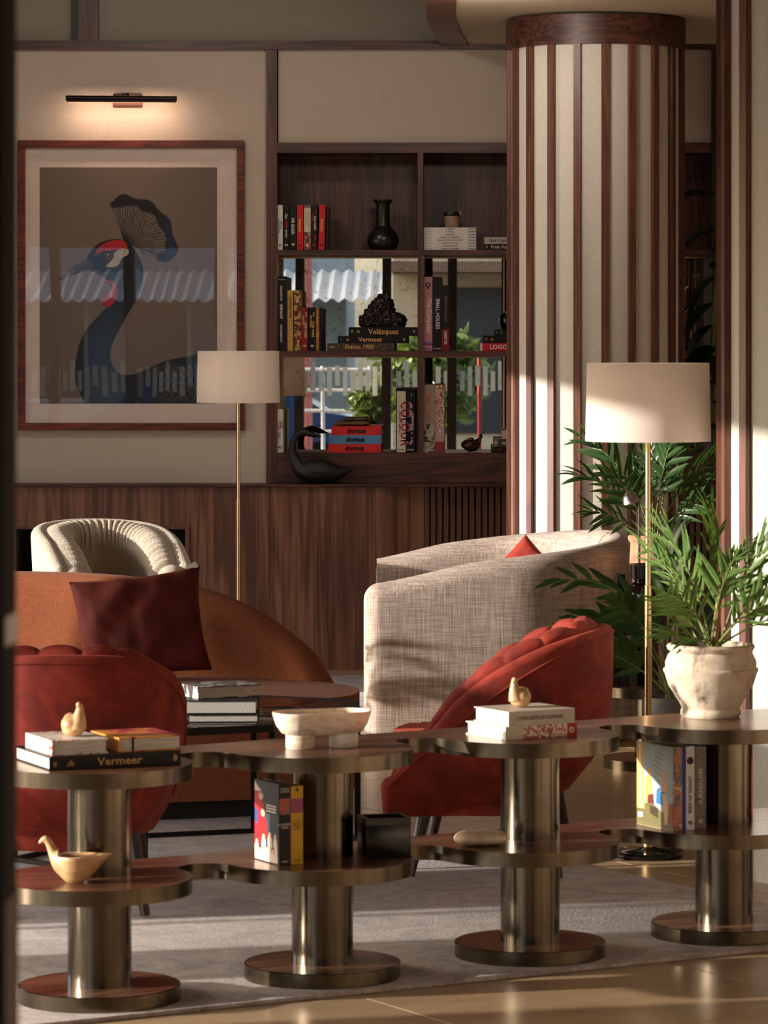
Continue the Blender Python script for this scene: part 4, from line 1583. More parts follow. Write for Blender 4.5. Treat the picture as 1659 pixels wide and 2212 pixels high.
# broad-leaved plant in the shade right of the column
bl = thing('broad_leaf_plant', 'dark broad-leaved plant in the shaded gap right of the striped column', 'plant', (1.10, 17.15, 0.0))
obj('pot', lathem([(0, 0), (0.12, 0), (0.15, 0.3), (0.14, 0.31), (0.13, 0.28), (0, 0.27)], seg=36), plain('black_floor_pot', (24, 23, 22), 0.5), bl)
obj('stem', tubem([(0, 0, 0.27), (0.02, 0, 0.9), (-0.01, 0.01, 1.5), (0.02, 0.0, 2.2)], [0.02, 0.016, 0.012, 0.006], 8), STEM, bl)
lb = leaflet_mesh(0.30, 0.35, LEAF_D)
for (z, az, el, s) in ((2.24, 170, 10, 0.22), (2.08, 190, -18, 0.26), (1.98, 20, 30, 0.24), (1.86, 165, -42, 0.24), (1.74, 150, -30, 0.22), (1.64, 200, -35, 0.22), (1.54, 230, -24, 0.26), (1.50, -70, -40, 0.26), (1.38, 180, -20, 0.24), (1.28, -40, -10, 0.26), (1.16, 210, 10, 0.26), (1.9, -60, 10, 0.24)):
    a, e = R(az), R(el)
    d = Vector((math.cos(a) * math.cos(e), math.sin(a) * math.cos(e), math.sin(e)))
    sd = Vector((-math.sin(a), math.cos(a), 0))
    m = Matrix((d * s, sd * s, d.cross(sd) * s)).transposed().to_4x4()
    m.translation = (0.0, 0.0, z)
    lf = obj('broad_leaf', lb, None, bl)
    lf.matrix_basis = m

# ------------------------------------------------------------------ things on the far console
DARK_GLAZE = plain('dark_oxblood_glaze', (30, 14, 12), 0.12, mottled=0.3, scale=12)
vj = thing('squat_jar', 'squat dark glazed jar on the far console behind the lamp pole', 'jar', (0.625, 13.64, 0.5735))
obj('body', lathem([(0, 0), (0.05, 0), (0.078, 0.03), (0.082, 0.06), (0.070, 0.088), (0.045, 0.104), (0.05, 0.112), (0.068, 0.116), (0.07, 0.168), (0.064, 0.168), (0.06, 0.12), (0, 0.10)], seg=44), DARK_GLAZE, vj)
bb_ = thing('bookend_block', 'small matt black block beside the dark jar on the far console', 'block', (0.535, 13.82, 0.5735), R(8))
obj('block', boxm(-0.016, 0.016, -0.02, 0.02, 0, 0.12, 0.003), BLACK_METAL, bb_)
rl = thing('reading_lamp', 'slim dark reading lamp with silver dome head beside the terracotta pot', 'lamp', (0.615, 14.02, 0.5735))
obj('base', lathem([(0, 0), (0.05, 0), (0.05, 0.01), (0.01, 0.016), (0, 0.016)], seg=32), BLACK_METAL, rl)
obj('pole', tubem([(0, 0, 0.015), (0, 0, 0.38)], 0.005, 10), plain('gunmetal', (92, 86, 84), 0.3, 0.9), rl)
hd = obj('dome_head', lathem([(0.034, 0.0), (0.033, 0.012), (0.027, 0.03), (0.015, 0.044), (0, 0.049), (0, 0.047), (0.0145, 0.042), (0.0255, 0.029), (0.0315, 0.012), (0.034, 0.0)], seg=32), plain('brushed_silver', (196, 192, 190), 0.25, 1.0), rl, loc=(-0.03, 0, 0.375))
hd.rotation_euler = (0, R(-14), 0)
obj('arm', tubem([(0, 0, 0.38), (-0.012, 0, 0.398), (-0.022, 0, 0.405)], 0.004, 8), plain('gunmetal_arm', (92, 86, 84), 0.3, 0.9), rl)
for k, (c, lab) in enumerate((((22, 22, 24), 'black book with small white mark on the far console lower shelf, leftmost'), ((30, 30, 34), 'charcoal book in the middle on the far console lower shelf'), ((70, 66, 40), 'olive edged book nearest the drum leg on the far console lower shelf'))):
    book(lab, (0.485 + 0.034 * k, 13.46 + 0.003 * k, 0.3075), 0.031, 0.185 - 0.01 * k, 0.15, c, True, R(6), words=[('E', 0.02, 0.5, 0.5, (190, 186, 176), 0)] if k == 0 else [('small print', 0.012, 0.5, 0.6, (150, 146, 136))])

# ------------------------------------------------------------------ things in the bookcase (spines on the plane y = 17.87)
SY = 17.872
SS = 8000 / SY


def wx(px):
    return (px - 1030) / SS


def wz(py):
    return 1.54 - (py - 750) / SS


Z1, Z2, Z3 = 2.0088, 1.5222, 1.0312
WHITE, OFF, BLK, RED, YEL, GOLD = (226, 222, 214), (206, 200, 190), (16, 15, 16), (196, 34, 40), (226, 176, 70), (196, 152, 92)


def upright(label, x0, x1, top, z, cover, words, bands=(), depth=0.17, y=SY, group=None, am=None, tilt=0.0, pages=(222, 206, 176)):
    return book(label, (wx(x0), y, z + (x1 - x0) / SS * math.sin(tilt) + 0.0002), (x1 - x0) / SS, wz(top) - z, depth, cover, True, 0.0, pages, words, bands, group, am, tilt)


def flat(label, x0, x1, y0, y1, z, cover, words, bands=(), depth=0.2, am=None, y=SY, group=None, pages=(214, 204, 186)):
    return book(label, (wx(x0), y, z), (x1 - x0) / SS, (y1 - y0) / SS, depth, cover, False, 0.0, pages, words, bands, group, am)


# top row, left cell: seven anniversary volumes
S40 = 0.016
g1 = 'small upright volumes on the top shelf'
upright('white spined small book at the left end of the top shelf row', 599.6, 610.6, 443, Z1, (214, 210, 202), [('Matisse', 0.0135, 0.68, 0.55, (110, 106, 100)), ('Scherenschnitte', 0.0115, 0.3, 0.53, (40, 38, 38), -90, 0.9), ('40', S40, 0.5, 0.1, BLK, 0)], group=g1)
upright('black book with one red word in white spine lettering, second on the top shelf', 612, 625, 443, Z1, BLK, [('Das', 0.015, 0.5, 0.75, WHITE), ('NASA', 0.015, 0.5, 0.57, (196, 40, 36)), ('Archiv', 0.015, 0.5, 0.36, WHITE), ('40', S40, 0.5, 0.11, WHITE, 0)], group=g1)
upright('black book with tall white capitals on the spine, third on the top shelf', 626.5, 639.5, 443, Z1, (20, 20, 21), [('HR GIGER', 0.0205, 0.45, 0.53, WHITE, -90, 0.86), ('45', S40, 0.5, 0.12, WHITE, 0)], group=g1)
upright('red book with yellow spine lettering, fourth on the top shelf between black and cream spines', 641.5, 655, 443, Z1, RED, [('Basquiat', 0.0215, 0.5, 0.55, YEL, -90, 0.85), ('40', S40, 0.5, 0.1, BLK, 0)], group=g1)
upright('cream spined book with a printed landscape at its foot, fifth on the top shelf', 657, 671, 443, Z1, (206, 192, 168), [('H\nI\nR\nO\nS\nH\nI', 0.010, 0.3, 0.68, (130, 84, 66), 0), ('C\nH\nI\nC\nA\nG\nO', 0.010, 0.7, 0.68, (130, 84, 66), 0), ('40', S40, 0.5, 0.1, WHITE, 0)],
        bands=[(0.0, 0.4, art('landscape_print', [(40, 36, 34), (150, 60, 50), (200, 180, 150), (60, 66, 60)], 40, seed=3)), (0.94, 0.999, (120, 84, 76))], group=g1)
upright('black book with red and white spine lettering, sixth in the top shelf row', 672, 685.5, 443, Z1, (24, 20, 21), [('DAS', 0.0095, 0.72, 0.85, RED), ('WALT DISNEY', 0.0125, 0.62, 0.6, WHITE, -90, 0.85), ('FILM', 0.0125, 0.62, 0.27, RED), ('ARCHIV', 0.0115, 0.28, 0.72, RED), ('40', S40, 0.5, 0.11, (186, 40, 44), 0)], group=g1)
upright('red book with yellow spine lettering at the right end of the top shelf row', 687.5, 700.5, 443, Z1, RED, [('Basquiat', 0.0215, 0.5, 0.55, YEL, -90, 0.85), ('40', S40, 0.5, 0.1, BLK, 0)], group=g1, tilt=R(1.6))
upright('thin dark book leaning at the far right of the top shelf row', 703, 707, 446, Z1, (46, 30, 26), [], tilt=R(2.2), y=SY + 0.02)

BLACK_CLAY = plain('black_burnished_clay', (24, 22, 21), 0.3, mottled=0.3, scale=40)
va = thing('tall_vase', 'black long-necked vase with flared mouth on the top shelf', 'vase', (wx(826), SY + 0.10, Z1))
obj('body', lathem([(0, 0), (0.052, 0), (0.068, 0.015), (0.078, 0.045), (0.072, 0.075), (0.050, 0.103), (0.037, 0.118), (0.034, 0.16), (0.033, 0.215), (0.036, 0.228), (0.047, 0.241), (0.047, 0.247), (0.040, 0.247), (0.030, 0.22), (0.028, 0.15), (0, 0.14)], seg=40), BLACK_CLAY, va)

g2 = 'slim white books stacked flat on the top shelf'
tt = ['MARCEL DUCHAMP', 'EDWARD HOPPER', 'JACKSON POLLOCK', 'HENRI DE TOULOUSE-LAUTREC', 'TAMARA DE LEMPICKA', 'DADAISMUS', 'EL GRECO', 'KUBISMUS']
pos = ['lowest', 'second from the bottom', 'third from the bottom', 'fourth from the bottom', 'fourth from the top', 'third from the top', 'second from the top', 'topmost']
zz = Z1
for k, w in enumerate(tt):
    x0 = 916.0 if k == 0 else 915.4
    h = 6.1 / SS
    book('slim white book, %s in the flat white stack on the top shelf' % pos[k], (wx(x0) + (0.0006 if k % 2 else 0), SY, zz), 113 / SS, h - 0.0004, 0.2, (218, 212, 204), False, 0.0, (214, 206, 194),
         [(w, 0.0095, 0.5, 0.48, (96, 92, 88), 0, 0.92), ('TASCHEN', 0.0085, 0.92, 0.48, (30, 28, 28)), ('the artist', 0.006, 0.10, 0.5, (120, 116, 110), 0)], group=g2)
    zz += h
cp = thing('stoneware_cup', 'small tan and black cup on the flat white book stack', 'cup', (wx(976), SY + 0.07, zz))
obj('body', lathem([(0, 0), (0.033, 0), (0.036, 0.004), (0.037, 0.06), (0.033, 0.068), (0.030, 0.068), (0.033, 0.05), (0.03, 0.01), (0, 0.01)], seg=32), plain('tan_stoneware', (150, 118, 94), 0.6, mottled=0.15), cp)
obj('dark_rim', lathem([(0.0372, 0.056), (0.040, 0.062), (0.038, 0.0785), (0.033, 0.0785), (0.033, 0.060)], seg=32), BLACK_CLAY, cp)
obj('spout', boxm(0.024, 0.050, -0.016, 0.010, 0.060, 0.0815, 0.004), plain('tan_spout', (150, 104, 90), 0.6), cp)
flat('black book with pale gold lettering under a grey one by the column, top shelf', 1046, 1160, 525, 538, Z1, BLK, [('Frida Kahlo', 0.0225, 0.33, 0.5, (222, 190, 150)), ('Ol', 0.012, 0.045, 0.5, (222, 190, 150), -90)])
flat('grey book with black lettering lying on a black one by the striped column, top shelf', 1046, 1158, 510, 524.6, Z1 + 13.2 / SS, (176, 168, 158), [('Dior / Lindbergh', 0.0195, 0.36, 0.5, (40, 36, 34))])

# middle row, left cell
upright('tall black book with white capitals at the left end of the middle shelf', 599.6, 617.4, 597, Z2, (20, 20, 21), [('CONTEMPORARY', 0.0135, 0.46, 0.235, WHITE, 90, 0.82), ('JAPANESE', 0.0185, 0.46, 0.53, WHITE, 90, 0.86), ('ARCHITECTURE', 0.0125, 0.46, 0.77, WHITE, 90, 0.82), ('TASCHEN', 0.007, 0.5, 0.955, OFF, 0)], depth=0.26)
upright('thin dark brown book between the tall black and the gold spine, middle shelf', 617.8, 620.8, 627, Z2, (46, 26, 20), [])
GOLD_ART = art('gold_red_print', [(150, 112, 60), (206, 164, 92), (60, 34, 26), (150, 40, 34), (200, 160, 96)], 22, seed=8)
upright('gold spined book with dark lettering, beside the tall black book on the middle shelf', 621.2, 633.4, 627, Z2, plain('gold_foil_spine', (196, 158, 84), 0.35, 0.6), [('Die Wiener Welt', 0.017, 0.5, 0.72, (40, 30, 22), -90, 0.85)])
upright('gold and red patterned book with black emblem on the middle shelf', 635.4, 650.2, 627, Z2, (150, 112, 66), [('N', 0.02, 0.5, 0.82, (226, 210, 180), 0), ('o', 0.03, 0.5, 0.645, (20, 18, 18), 0)], am=GOLD_ART)
upright('dark red small book with cream block lettering, on the middle shelf', 650.8, 665, 664, Z2, (132, 34, 40), [('DAS', 0.012, 0.72, 0.83, (226, 190, 130)), ('STAR WARS', 0.0175, 0.64, 0.48, (226, 190, 130), -90, 0.82), ('ARCHIV', 0.013, 0.3, 0.7, (226, 190, 130)), ('40', S40, 0.5, 0.11, (226, 190, 130), 0)])
upright('black small book with gold block lettering, beside the dark red one on the middle shelf', 667, 681, 664, Z2, (22, 20, 20), [('THE', 0.012, 0.72, 0.84, YEL), ('STAR WARS', 0.0175, 0.64, 0.5, YEL, -90, 0.82), ('ARCHIVES', 0.013, 0.3, 0.68, YEL), ('40', S40, 0.5, 0.11, WHITE, 0)])
upright('tan small book with gold figures, near the right of the middle shelf row', 682.4, 689.4, 664, Z2, (150, 106, 62), [('1913', 0.015, 0.5, 0.38, (232, 206, 120)), ('Das Jahr', 0.009, 0.5, 0.7, (232, 206, 150))])
upright('thin black book closing the right end of the middle shelf row', 690, 694, 665, Z2, (16, 14, 14), [])
FR_ART = art('old_poster_print', [(52, 36, 30), (84, 60, 46), (40, 28, 26), (120, 92, 66), (66, 48, 38)], 24, seed=2)
z = Z2
flat('brown patterned book with gold lettering, bottom of the three under the dark rock', 707, 852, 741, 757.5, z, (60, 42, 34), [('France 1900', 0.030, 0.48, 0.5, (214, 160, 96), 0, 0.92), ('MARC\nWALTER', 0.007, 0.07, 0.5, (200, 170, 130), 0)], am=FR_ART, depth=0.21)
z += 16.6 / SS
flat('black book with gold lettering, middle of the three under the dark rock', 730, 879, 725, 740.8, z, BLK, [('Vermeer', 0.032, 0.47, 0.48, (214, 168, 118)), ('I', 0.018, 0.05, 0.5, (200, 160, 110)), ('ılı', 0.02, 0.14, 0.5, (200, 160, 110)), ('8', 0.02, 0.96, 0.5, (200, 160, 110))], depth=0.21)
z += 16.0 / SS
flat('black book with gold accented lettering, topmost of the three under the dark rock', 753, 900.5, 706, 724.6, z, BLK, [('Velázquez', 0.036, 0.51, 0.46, (214, 160, 112)), ('II', 0.02, 0.05, 0.5, (200, 160, 110)), ('ılı', 0.022, 0.14, 0.5, (200, 160, 110)), ('8', 0.02, 0.96, 0.5, (200, 160, 110))], depth=0.2)
z += 18.8 / SS
ROCK = plain('dark_maroon_rock', (34, 20, 20), 0.28, mottled=0.3, scale=30)
rk = thing('dark_rock', 'dark maroon craggy rock on the stacked black books of the middle shelf', 'rock', (wx(820), SY + 0.10, z))


def rock_warp(c):
    c.z = max(0.0, c.z)
    return c


rb = blob('rock', ROCK, rk, balls=[((0.0, 0, 0.055), (0.066, 0.055, 0.085)), ((0.012, 0, 0.10), (0.046, 0.045, 0.062)), ((-0.055, 0, 0.03), (0.05, 0.05, 0.045)), ((0.065, 0, 0.03), (0.055, 0.05, 0.045)), ((-0.03, -0.02, 0.06), (0.05, 0.045, 0.05))], voxel=0.0045, smooth=1, warp=rock_warp, noise_amp=0.014, noise_scale=52)
rb.data.shade_flat()

# middle row, middle cell
PINK = (176, 122, 130)
upright('dusty pink book with cream lettering and round black eye print on the middle shelf', 915.6, 933.8, 598, Z2, PINK, [('The Computer', 0.0300, 0.6, 0.47, (226, 206, 186), -90, 0.92), ('TASCHEN', 0.0085, 0.5, 0.025, (60, 40, 44), 0), ('o', 0.052, 0.5, 0.90, (28, 20, 22), 0), ('.', 0.09, 0.47, 0.905, (150, 40, 40), 0)],
        bands=[(0.075, 0.10, (120, 50, 56)), (0.1, 0.125, (96, 110, 150))], depth=0.26)
upright('black book with white capitals beside the dusty pink one on the middle shelf', 934, 954, 598, Z2, (22, 21, 21), [('SMALL HOUSES', 0.0265, 0.55, 0.5, WHITE, -90, 0.82), ('TASCHEN', 0.0085, 0.5, 0.03, OFF, 0)], depth=0.25)
upright('black book with dark red foot and grey lettering on the middle shelf', 954.4, 970, 616, Z2, (22, 20, 24), [('SEBASTIAO SALGADO', 0.0155, 0.55, 0.64, (120, 112, 118), -90, 0.84), ('ARBEITER', 0.0175, 0.5, 0.2, (226, 212, 200), -90, 0.86)], bands=[(0.0, 0.33, (120, 26, 40))], depth=0.22)
z = Z2
flat('red book with white block lettering, lowest of the middle shelf stack by the column', 1037, 1170, 741, 757.5, z, RED, [('LOGO', 0.030, 0.30, 0.5, WHITE)], bands=[(0.0, 0.038, (206, 202, 196))], depth=0.2)
z += 16.7 / SS
flat('black book with fine gold marks, in the middle shelf stack by the column', 1043, 1168, 724, 740.7, z, BLK, [('II', 0.018, 0.06, 0.5, GOLD), ('ılı', 0.02, 0.16, 0.5, GOLD)], depth=0.2)
z += 16.9 / SS
flat('small black book with dim lettering, topmost in the middle shelf stack by the column', 1069, 1160, 711, 723.7, z, (20, 18, 18), [('ll', 0.014, 0.05, 0.5, (130, 126, 120)), ('ılı', 0.016, 0.16, 0.5, (130, 126, 120))], depth=0.19)
z += 12.9 / SS
ov = thing('black_orb', 'black round glazed orb on the book stack half hidden by the striped column', 'ornament', (wx(1100), SY + 0.09, z))
obj('body', lathem([(0, 0), (0.03, 0), (0.045, 0.02), (0.049, 0.045), (0.043, 0.07), (0.025, 0.084), (0, 0.087)], seg=32), plain('black_glaze', (12, 12, 14), 0.12), ov)

# bottom row, left cell
upright('white spined book with colourful letters at the left end of the bottom shelf', 599.6, 611, 884, Z3, (220, 214, 204), [('JAZZ', 0.0175, 0.72, 0.64, (24, 22, 22), -90, 0.9), ('COV', 0.0175, 0.3, 0.60, (190, 50, 40)), ('ERS', 0.0175, 0.3, 0.40, (40, 120, 180)), ('45', 0.018, 0.5, 0.12, BLK, 0)], depth=0.14)
g3 = 'flat stacked magazine volumes on the bottom shelf'
z = Z3
for lab, x0, x1, y0, y1, c in (('red volume with bold black lettering, lowest of three on the bottom shelf', 709, 822.5, 960.6, 979, (206, 48, 46)), ('blue volume with bold black lettering, between the two red ones on the bottom shelf', 711, 824, 941.6, 960.2, (86, 134, 178)), ('red volume with bold black lettering, top of three under brown stones on the bottom shelf', 716, 824, 922.4, 941.2, (206, 48, 46))):
    flat(lab, x0, x1, y0, y1, z, c, [('domus', 0.0335, 0.5, 0.5, (20, 14, 14), 0, 1.0, 0.04), ('1940', 0.006, 0.04, 0.5, (60, 30, 30), -90), ('TASCHEN', 0.0055, 0.95, 0.5, (60, 30, 30), -90)], depth=0.24, group=g3)
    z += 18.9 / SS
SLATE = plain('brown_banded_stone', (104, 80, 62), 0.8, mottled=0.22, scale=30)
sl = thing('brown_stone', 'long brown banded stone lying on the stacked red and blue volumes', 'stone', (wx(760), SY + 0.10, z))
blob('stone', SLATE, sl, balls=[((-0.05, 0, 0.0125), (0.04, 0.05, 0.0125)), ((0.0, 0, 0.0125), (0.06, 0.05, 0.0125)), ((0.05, 0, 0.0125), (0.04, 0.045, 0.0125))], voxel=0.003, smooth=4, noise_amp=0.0012, noise_scale=60)
sl = thing('brown_stone', 'smaller flat brown stone resting on the long banded stone', 'stone', (wx(764), SY + 0.10, z + 0.0258), R(6))
blob('stone', SLATE, sl, balls=[((-0.03, 0, 0.0065), (0.038, 0.04, 0.0065)), ((0.03, 0, 0.0065), (0.038, 0.035, 0.0065))], voxel=0.0025, smooth=4)
sc_ = thing('slipcase', 'black slipcase holding the cream and black volumes of one title', 'slipcase', (wx(855), SY + 0.004, Z3))
cw, chh = 46.0 / SS, wz(839) - Z3
b = BM()
box(b, 0, 0.0045, 0, 0.2, 0, chh)
box(b, cw - 0.004, cw, 0, 0.2, 0, chh)
box(b, 0.0045, cw - 0.004, 0, 0.2, chh - 0.012, chh)
box(b, 0.0045, cw - 0.004, 0.19, 0.2, 0, chh - 0.012)
box(b, 0.0045, cw - 0.004, 0, 0.19, 0, 0.002)
obj('case', b, ink((20, 17, 16)), sc_, smooth=False)
zc2 = Z3 + 0.0022
hh2 = chh - 0.0165
book('cream volume with half of a large red title, left in the black slipcase', (wx(855) + 0.005, SY + 0.002, zc2), 0.0425, hh2, 0.185, (204, 190, 168), True, words=[('COLOUR', 0.070, 0.93, 0.47, (176, 44, 44), -90, 0.74), ('CONCEPTS 1686-1963', 0.0115, 0.32, 0.5, (50, 40, 36)), ('1', 0.014, 0.5, 0.94, (60, 50, 44), 0), ('TASCHEN', 0.008, 0.5, 0.04, (60, 50, 44), 0)])
book('black volume with half of a large pink title, right in the black slipcase', (wx(855) + 0.048, SY + 0.002, zc2), 0.0455, hh2, 0.185, (20, 20, 26), True, words=[('COLOUR', 0.070, 0.10, 0.47, (206, 140, 170), -90, 0.74), ('THE BOOK OF', 0.0125, 0.72, 0.5, WHITE), ('2', 0.014, 0.6, 0.94, WHITE, 0), ('TASCHEN', 0.008, 0.5, 0.04, WHITE, 0)])

# bottom row, middle cell
NY_ART = art('grey_portrait_spine', [(150, 136, 120), (60, 56, 54), (166, 150, 132), (40, 36, 36), (120, 108, 96)], 7, seed=12)
upright('grey spined tall book with thin red lettering at left of the bottom middle compartment', 915.6, 939.4, 831, Z3, (150, 134, 116), [('New York', 0.036, 0.5, 0.67, (180, 84, 74), -90, 0.9), ('TASCHEN', 0.008, 0.5, 0.03, WHITE, 0)], bands=[(0.0, 0.42, NY_ART)], depth=0.25)
FIG_ART = art('red_cream_figures', [(96, 66, 50), (206, 184, 152), (140, 40, 40), (214, 196, 166), (150, 60, 48), (196, 150, 110)], 22, seed=5)
upright('red and cream illustrated tall book beside the grey spined one on the bottom shelf', 940, 960, 831, Z3, (150, 60, 52), [('1 92', 0.018, 0.55, 0.3, (236, 226, 210), 90), ('2', 0.016, 0.75, 0.39, (236, 226, 210), 0)], bands=[(0.0, 0.16, (140, 50, 50)), (0.16, 0.4, (172, 140, 130)), (0.4, 0.999, FIG_ART)], depth=0.25)
db = thing('bird_figurine', 'dark bronze carved bird facing right on the bottom shelf', 'figurine', (wx(1018), SY + 0.08, Z3))
blob('body', plain('dark_copper_carving', (74, 46, 30), 0.3, 0.6), db, tubes=[([((x - 1018) / SS, 0, (977.5 - y) / SS) for x, y in ((995, 963), (1003, 963), (1014, 963), (1026, 963), (1033, 957), (1037, 950), (1038, 945), (1043, 946))], [0.003, 0.018, 0.031, 0.026, 0.013, 0.0075, 0.007, 0.003])], voxel=0.0025, smooth=5)
z = Z3
flat('small black book at the bottom of the stack beside the column, bottom shelf', 1061, 1150, 966.5, 979, z, (20, 16, 16), [('II', 0.012, 0.05, 0.5, (150, 120, 100)), ('Red', 0.012, 0.2, 0.5, (180, 60, 50))], depth=0.18)
z += 12.7 / SS
flat('brown book with pale band and white letters in the stack beside the column, bottom shelf', 1066, 1150, 949, 966, z, (70, 58, 52), [('Wo', 0.022, 0.30, 0.42, (214, 206, 196)), ('M', 0.02, 0.07, 0.5, (190, 180, 170))], bands=[(0.0, 0.11, (120, 108, 100))], depth=0.18)
z += 17.2 / SS
flat('small pale book on top of the stack beside the column, bottom shelf', 1083, 1150, 931, 948.6, z, (176, 168, 158), [], depth=0.16)

# ------------------------------------------------------------------ black swan on the ledge
SWAN = plain('matt_black_carving', (11, 10, 10), 0.55, mottled=0.25, scale=60)
sw = thing('swan_figurine', 'matt black carved swan with long curved neck on the ledge below the bookcase', 'figurine', (wx(692), 17.752, 0.885))
sp_ = [(767, 1013), (752, 1019), (730, 1022), (706, 1020), (682, 1020), (662, 1018), (647, 1008), (637, 990), (634, 970), (638, 951), (648, 939), (662, 936), (676, 940), (690, 944), (697, 945)]
sr_ = [1.5, 7, 18, 25, 27, 24, 17, 11.5, 8.5, 7.5, 7.5, 8, 6.5, 3, 1.5]
s2 = 8000 / 17.752


def swan_warp(c):
    c.z = max(0.0, c.z)
    return c


blob('body', SWAN, sw, tubes=[([((x - 692) / s2, 0, (1047 - y) / s2) for x, y in sp_], [r / s2 for r in sr_])], voxel=0.0035, smooth=5, warp=swan_warp)

# ------------------------------------------------------------------ framed bird print and its lamp
pic = thing('framed_print', 'large framed print of a crowned bird with black crest on the linen wall', 'picture', (0, 17.88, 0))
fx0, fx1 = (38 - 1030) / 448.5, (527 - 1030) / 448.5
fz0, fz1 = 1.54 - (929.5 - 750) / 448.5, 1.54 - (303 - 750) / 448.5
fw = 15.5 / 448.5
MAHO = wood('mahogany_frame', 0, (70, 26, 16), (98, 38, 24), (122, 52, 34), 0.35)
b = BM()
for (a0, a1, c0, c1) in ((fx0, fx1, fz1 - fw, fz1), (fx0, fx1, fz0, fz0 + fw), (fx0, fx0 + fw, fz0 + fw, fz1 - fw), (fx1 - fw, fx1, fz0 + fw, fz1 - fw)):
    obj('frame_rail', boxm(a0, a1, -0.04, 0.0, c0, c1, 0.002, 1), MAHO, pic)
obj('mat_board', boxm(fx0 + fw, fx1 - fw, -0.012, -0.006, fz0 + fw, fz1 - fw), plain('pale_mat_board', (216, 198, 186), 0.9, mottled=0.02), pic, smooth=False)

# the print itself: an image painted onto a fine grid as colours of the ink
NX, NZ = 430, 572
PX0, PX1, PY0, PY1 = 84.0, 468.0, 361.0, 872.0
gx = np.linspace(PX0, PX1, NX)
gy = np.linspace(PY1, PY0, NZ)
GX, GY = np.meshgrid(gx, gy)


def inside(poly):
    P = [(x / 2.676, y / 2.676 + 280) for x, y in poly]
    r = np.zeros(GX.shape, bool)
    j = len(P) - 1
    for i in range(len(P)):
        (xi, yi), (xj, yj) = P[i], P[j]
        if yi != yj:
            c = ((yi > GY) != (yj > GY)) & (GX < (xj - xi) * (GY - yi) / (yj - yi) + xi)
            r ^= c
        j = i
    return r


def smooth_poly(poly, n=140):
    q = catmull(list(poly) + [poly[0]], n)
    return [(p[0], p[1]) for p in q]


def blend(img, mask, col):
    m = mask[..., None] if mask.ndim == 2 else mask
    return img * (1 - m) + np.array(col, float) * m


def seg_dist(x0, y0, x1, y1):
    x0, x1 = x0 / 2.676, x1 / 2.676
    y0, y1 = y0 / 2.676 + 280, y1 / 2.676 + 280
    dx, dy = x1 - x0, y1 - y0
    t = np.clip(((GX - x0) * dx + (GY - y0) * dy) / (dx * dx + dy * dy), 0, 1)
    return np.hypot(GX - x0 - t * dx, GY - y0 - t * dy)


CX, CY = GX * 2.676, (GY - 280) * 2.676          # working coordinates of the drawing
img = np.zeros(GX.shape + (3,)) + np.array((112, 96, 84.0))
img = blend(img, np.clip(1 - (GY - 361) / 330, 0, 1) * 0.25, (150, 132, 116))
img = blend(img, np.clip(np.hypot((CX - 700) / 620, (CY - 800) / 800) - 0.55, 0, 1) * 0.5, (70, 60, 54))
rs2 = np.random.RandomState(4)
# crest: radiating quills and a dark fringed rim
arcp = [(655, 432), (700, 408), (760, 414), (820, 430), (880, 462), (930, 512), (962, 572), (982, 640), (988, 700), (962, 742), (925, 735)]
arc2 = catmull(arcp, 70)
quills = catmull(arcp, 30)
root = (712, 645)
for q in quills:
    d = seg_dist(root[0], root[1], q[0], q[1])
    img = blend(img, np.clip(1.15 - d / 0.9, 0, 1) * 0.9, (24, 20, 20))
    for k in range(5):
        t = rs2.uniform(0.35, 0.9)
        px_, py_ = root[0] + (q[0] - root[0]) * t, root[1] + (q[1] - root[1]) * t
        a = math.atan2(q[1] - root[1], q[0] - root[0]) + rs2.choice((-0.5, 0.5))
        d = seg_dist(px_, py_, px_ + 45 * math.cos(a), py_ + 55 * math.sin(a))
        img = blend(img, np.clip(1.0 - d / 0.8, 0, 1) * 0.6, (34, 28, 26))
d = np.full(GX.shape, 1e9)
for a, c in zip(arc2, arc2[1:]):
    d = np.minimum(d, seg_dist(a[0], a[1], c[0], c[1]))
fr_ = 11.5 + 1.3 * np.sin(np.arctan2(CY - 645, CX - 712) * 150) + 3 * np.sin(np.arctan2(CY - 645, CX - 712) * 11)
img = blend(img, np.clip((fr_ - d) / 2.0, 0, 1), (14, 13, 16))
blue_rim = np.clip((CX - 905) / 60, 0, 1) * np.clip((fr_ - 2 - d) / 3, 0, 1)
img = blend(img, blue_rim * 0.75, (20, 44, 84))
# body, neck and head
body = [(488, 1590), (445, 1500), (430, 1430), (440, 1300), (480, 1180), (560, 1080), (625, 1010), (640, 930), (612, 868), (560, 835), (520, 812), (500, 785), (498, 745), (520, 705), (560, 662), (620, 637), (690, 633), (745, 655), (795, 725), (823, 800), (822, 890), (792, 975), (742, 1055), (690, 1150), (650, 1230), (634, 1300), (650, 1372), (700, 1415), (780, 1412), (870, 1372), (970, 1332), (1080, 1312), (1160, 1300), (1300, 1300), (1300, 1600)]
mb = inside(smooth_poly(body[:-2], 260)[:250] + body[-2:]).astype(float)
shade = np.zeros(GX.shape + (3,)) + np.array((8, 8, 10.0))
neckc = np.clip(1 - np.abs((CX - (600 + 0.28 * (1180 - CY))) / 130.0), 0, 1) * np.clip((CY - 930) / 120, 0, 1) * np.clip((1560 - CY) / 200, 0, 1)
shade = blend(shade, np.clip(neckc, 0, 1) * 0.95, (8, 30, 58))
shade = blend(shade, np.clip((CX - 560) / 120, 0, 1) * np.clip((CY - 1400) / 90, 0, 1) * np.clip((900 - CX) / 200, 0, 1) * 0.8, (8, 32, 54))
feather = 0.5 + 0.5 * np.sin(CX * 0.35 + 3 * np.sin(CY * 0.05)) * np.sin(CY * 0.12)
shade *= (0.82 + 0.3 * feather)[..., None]
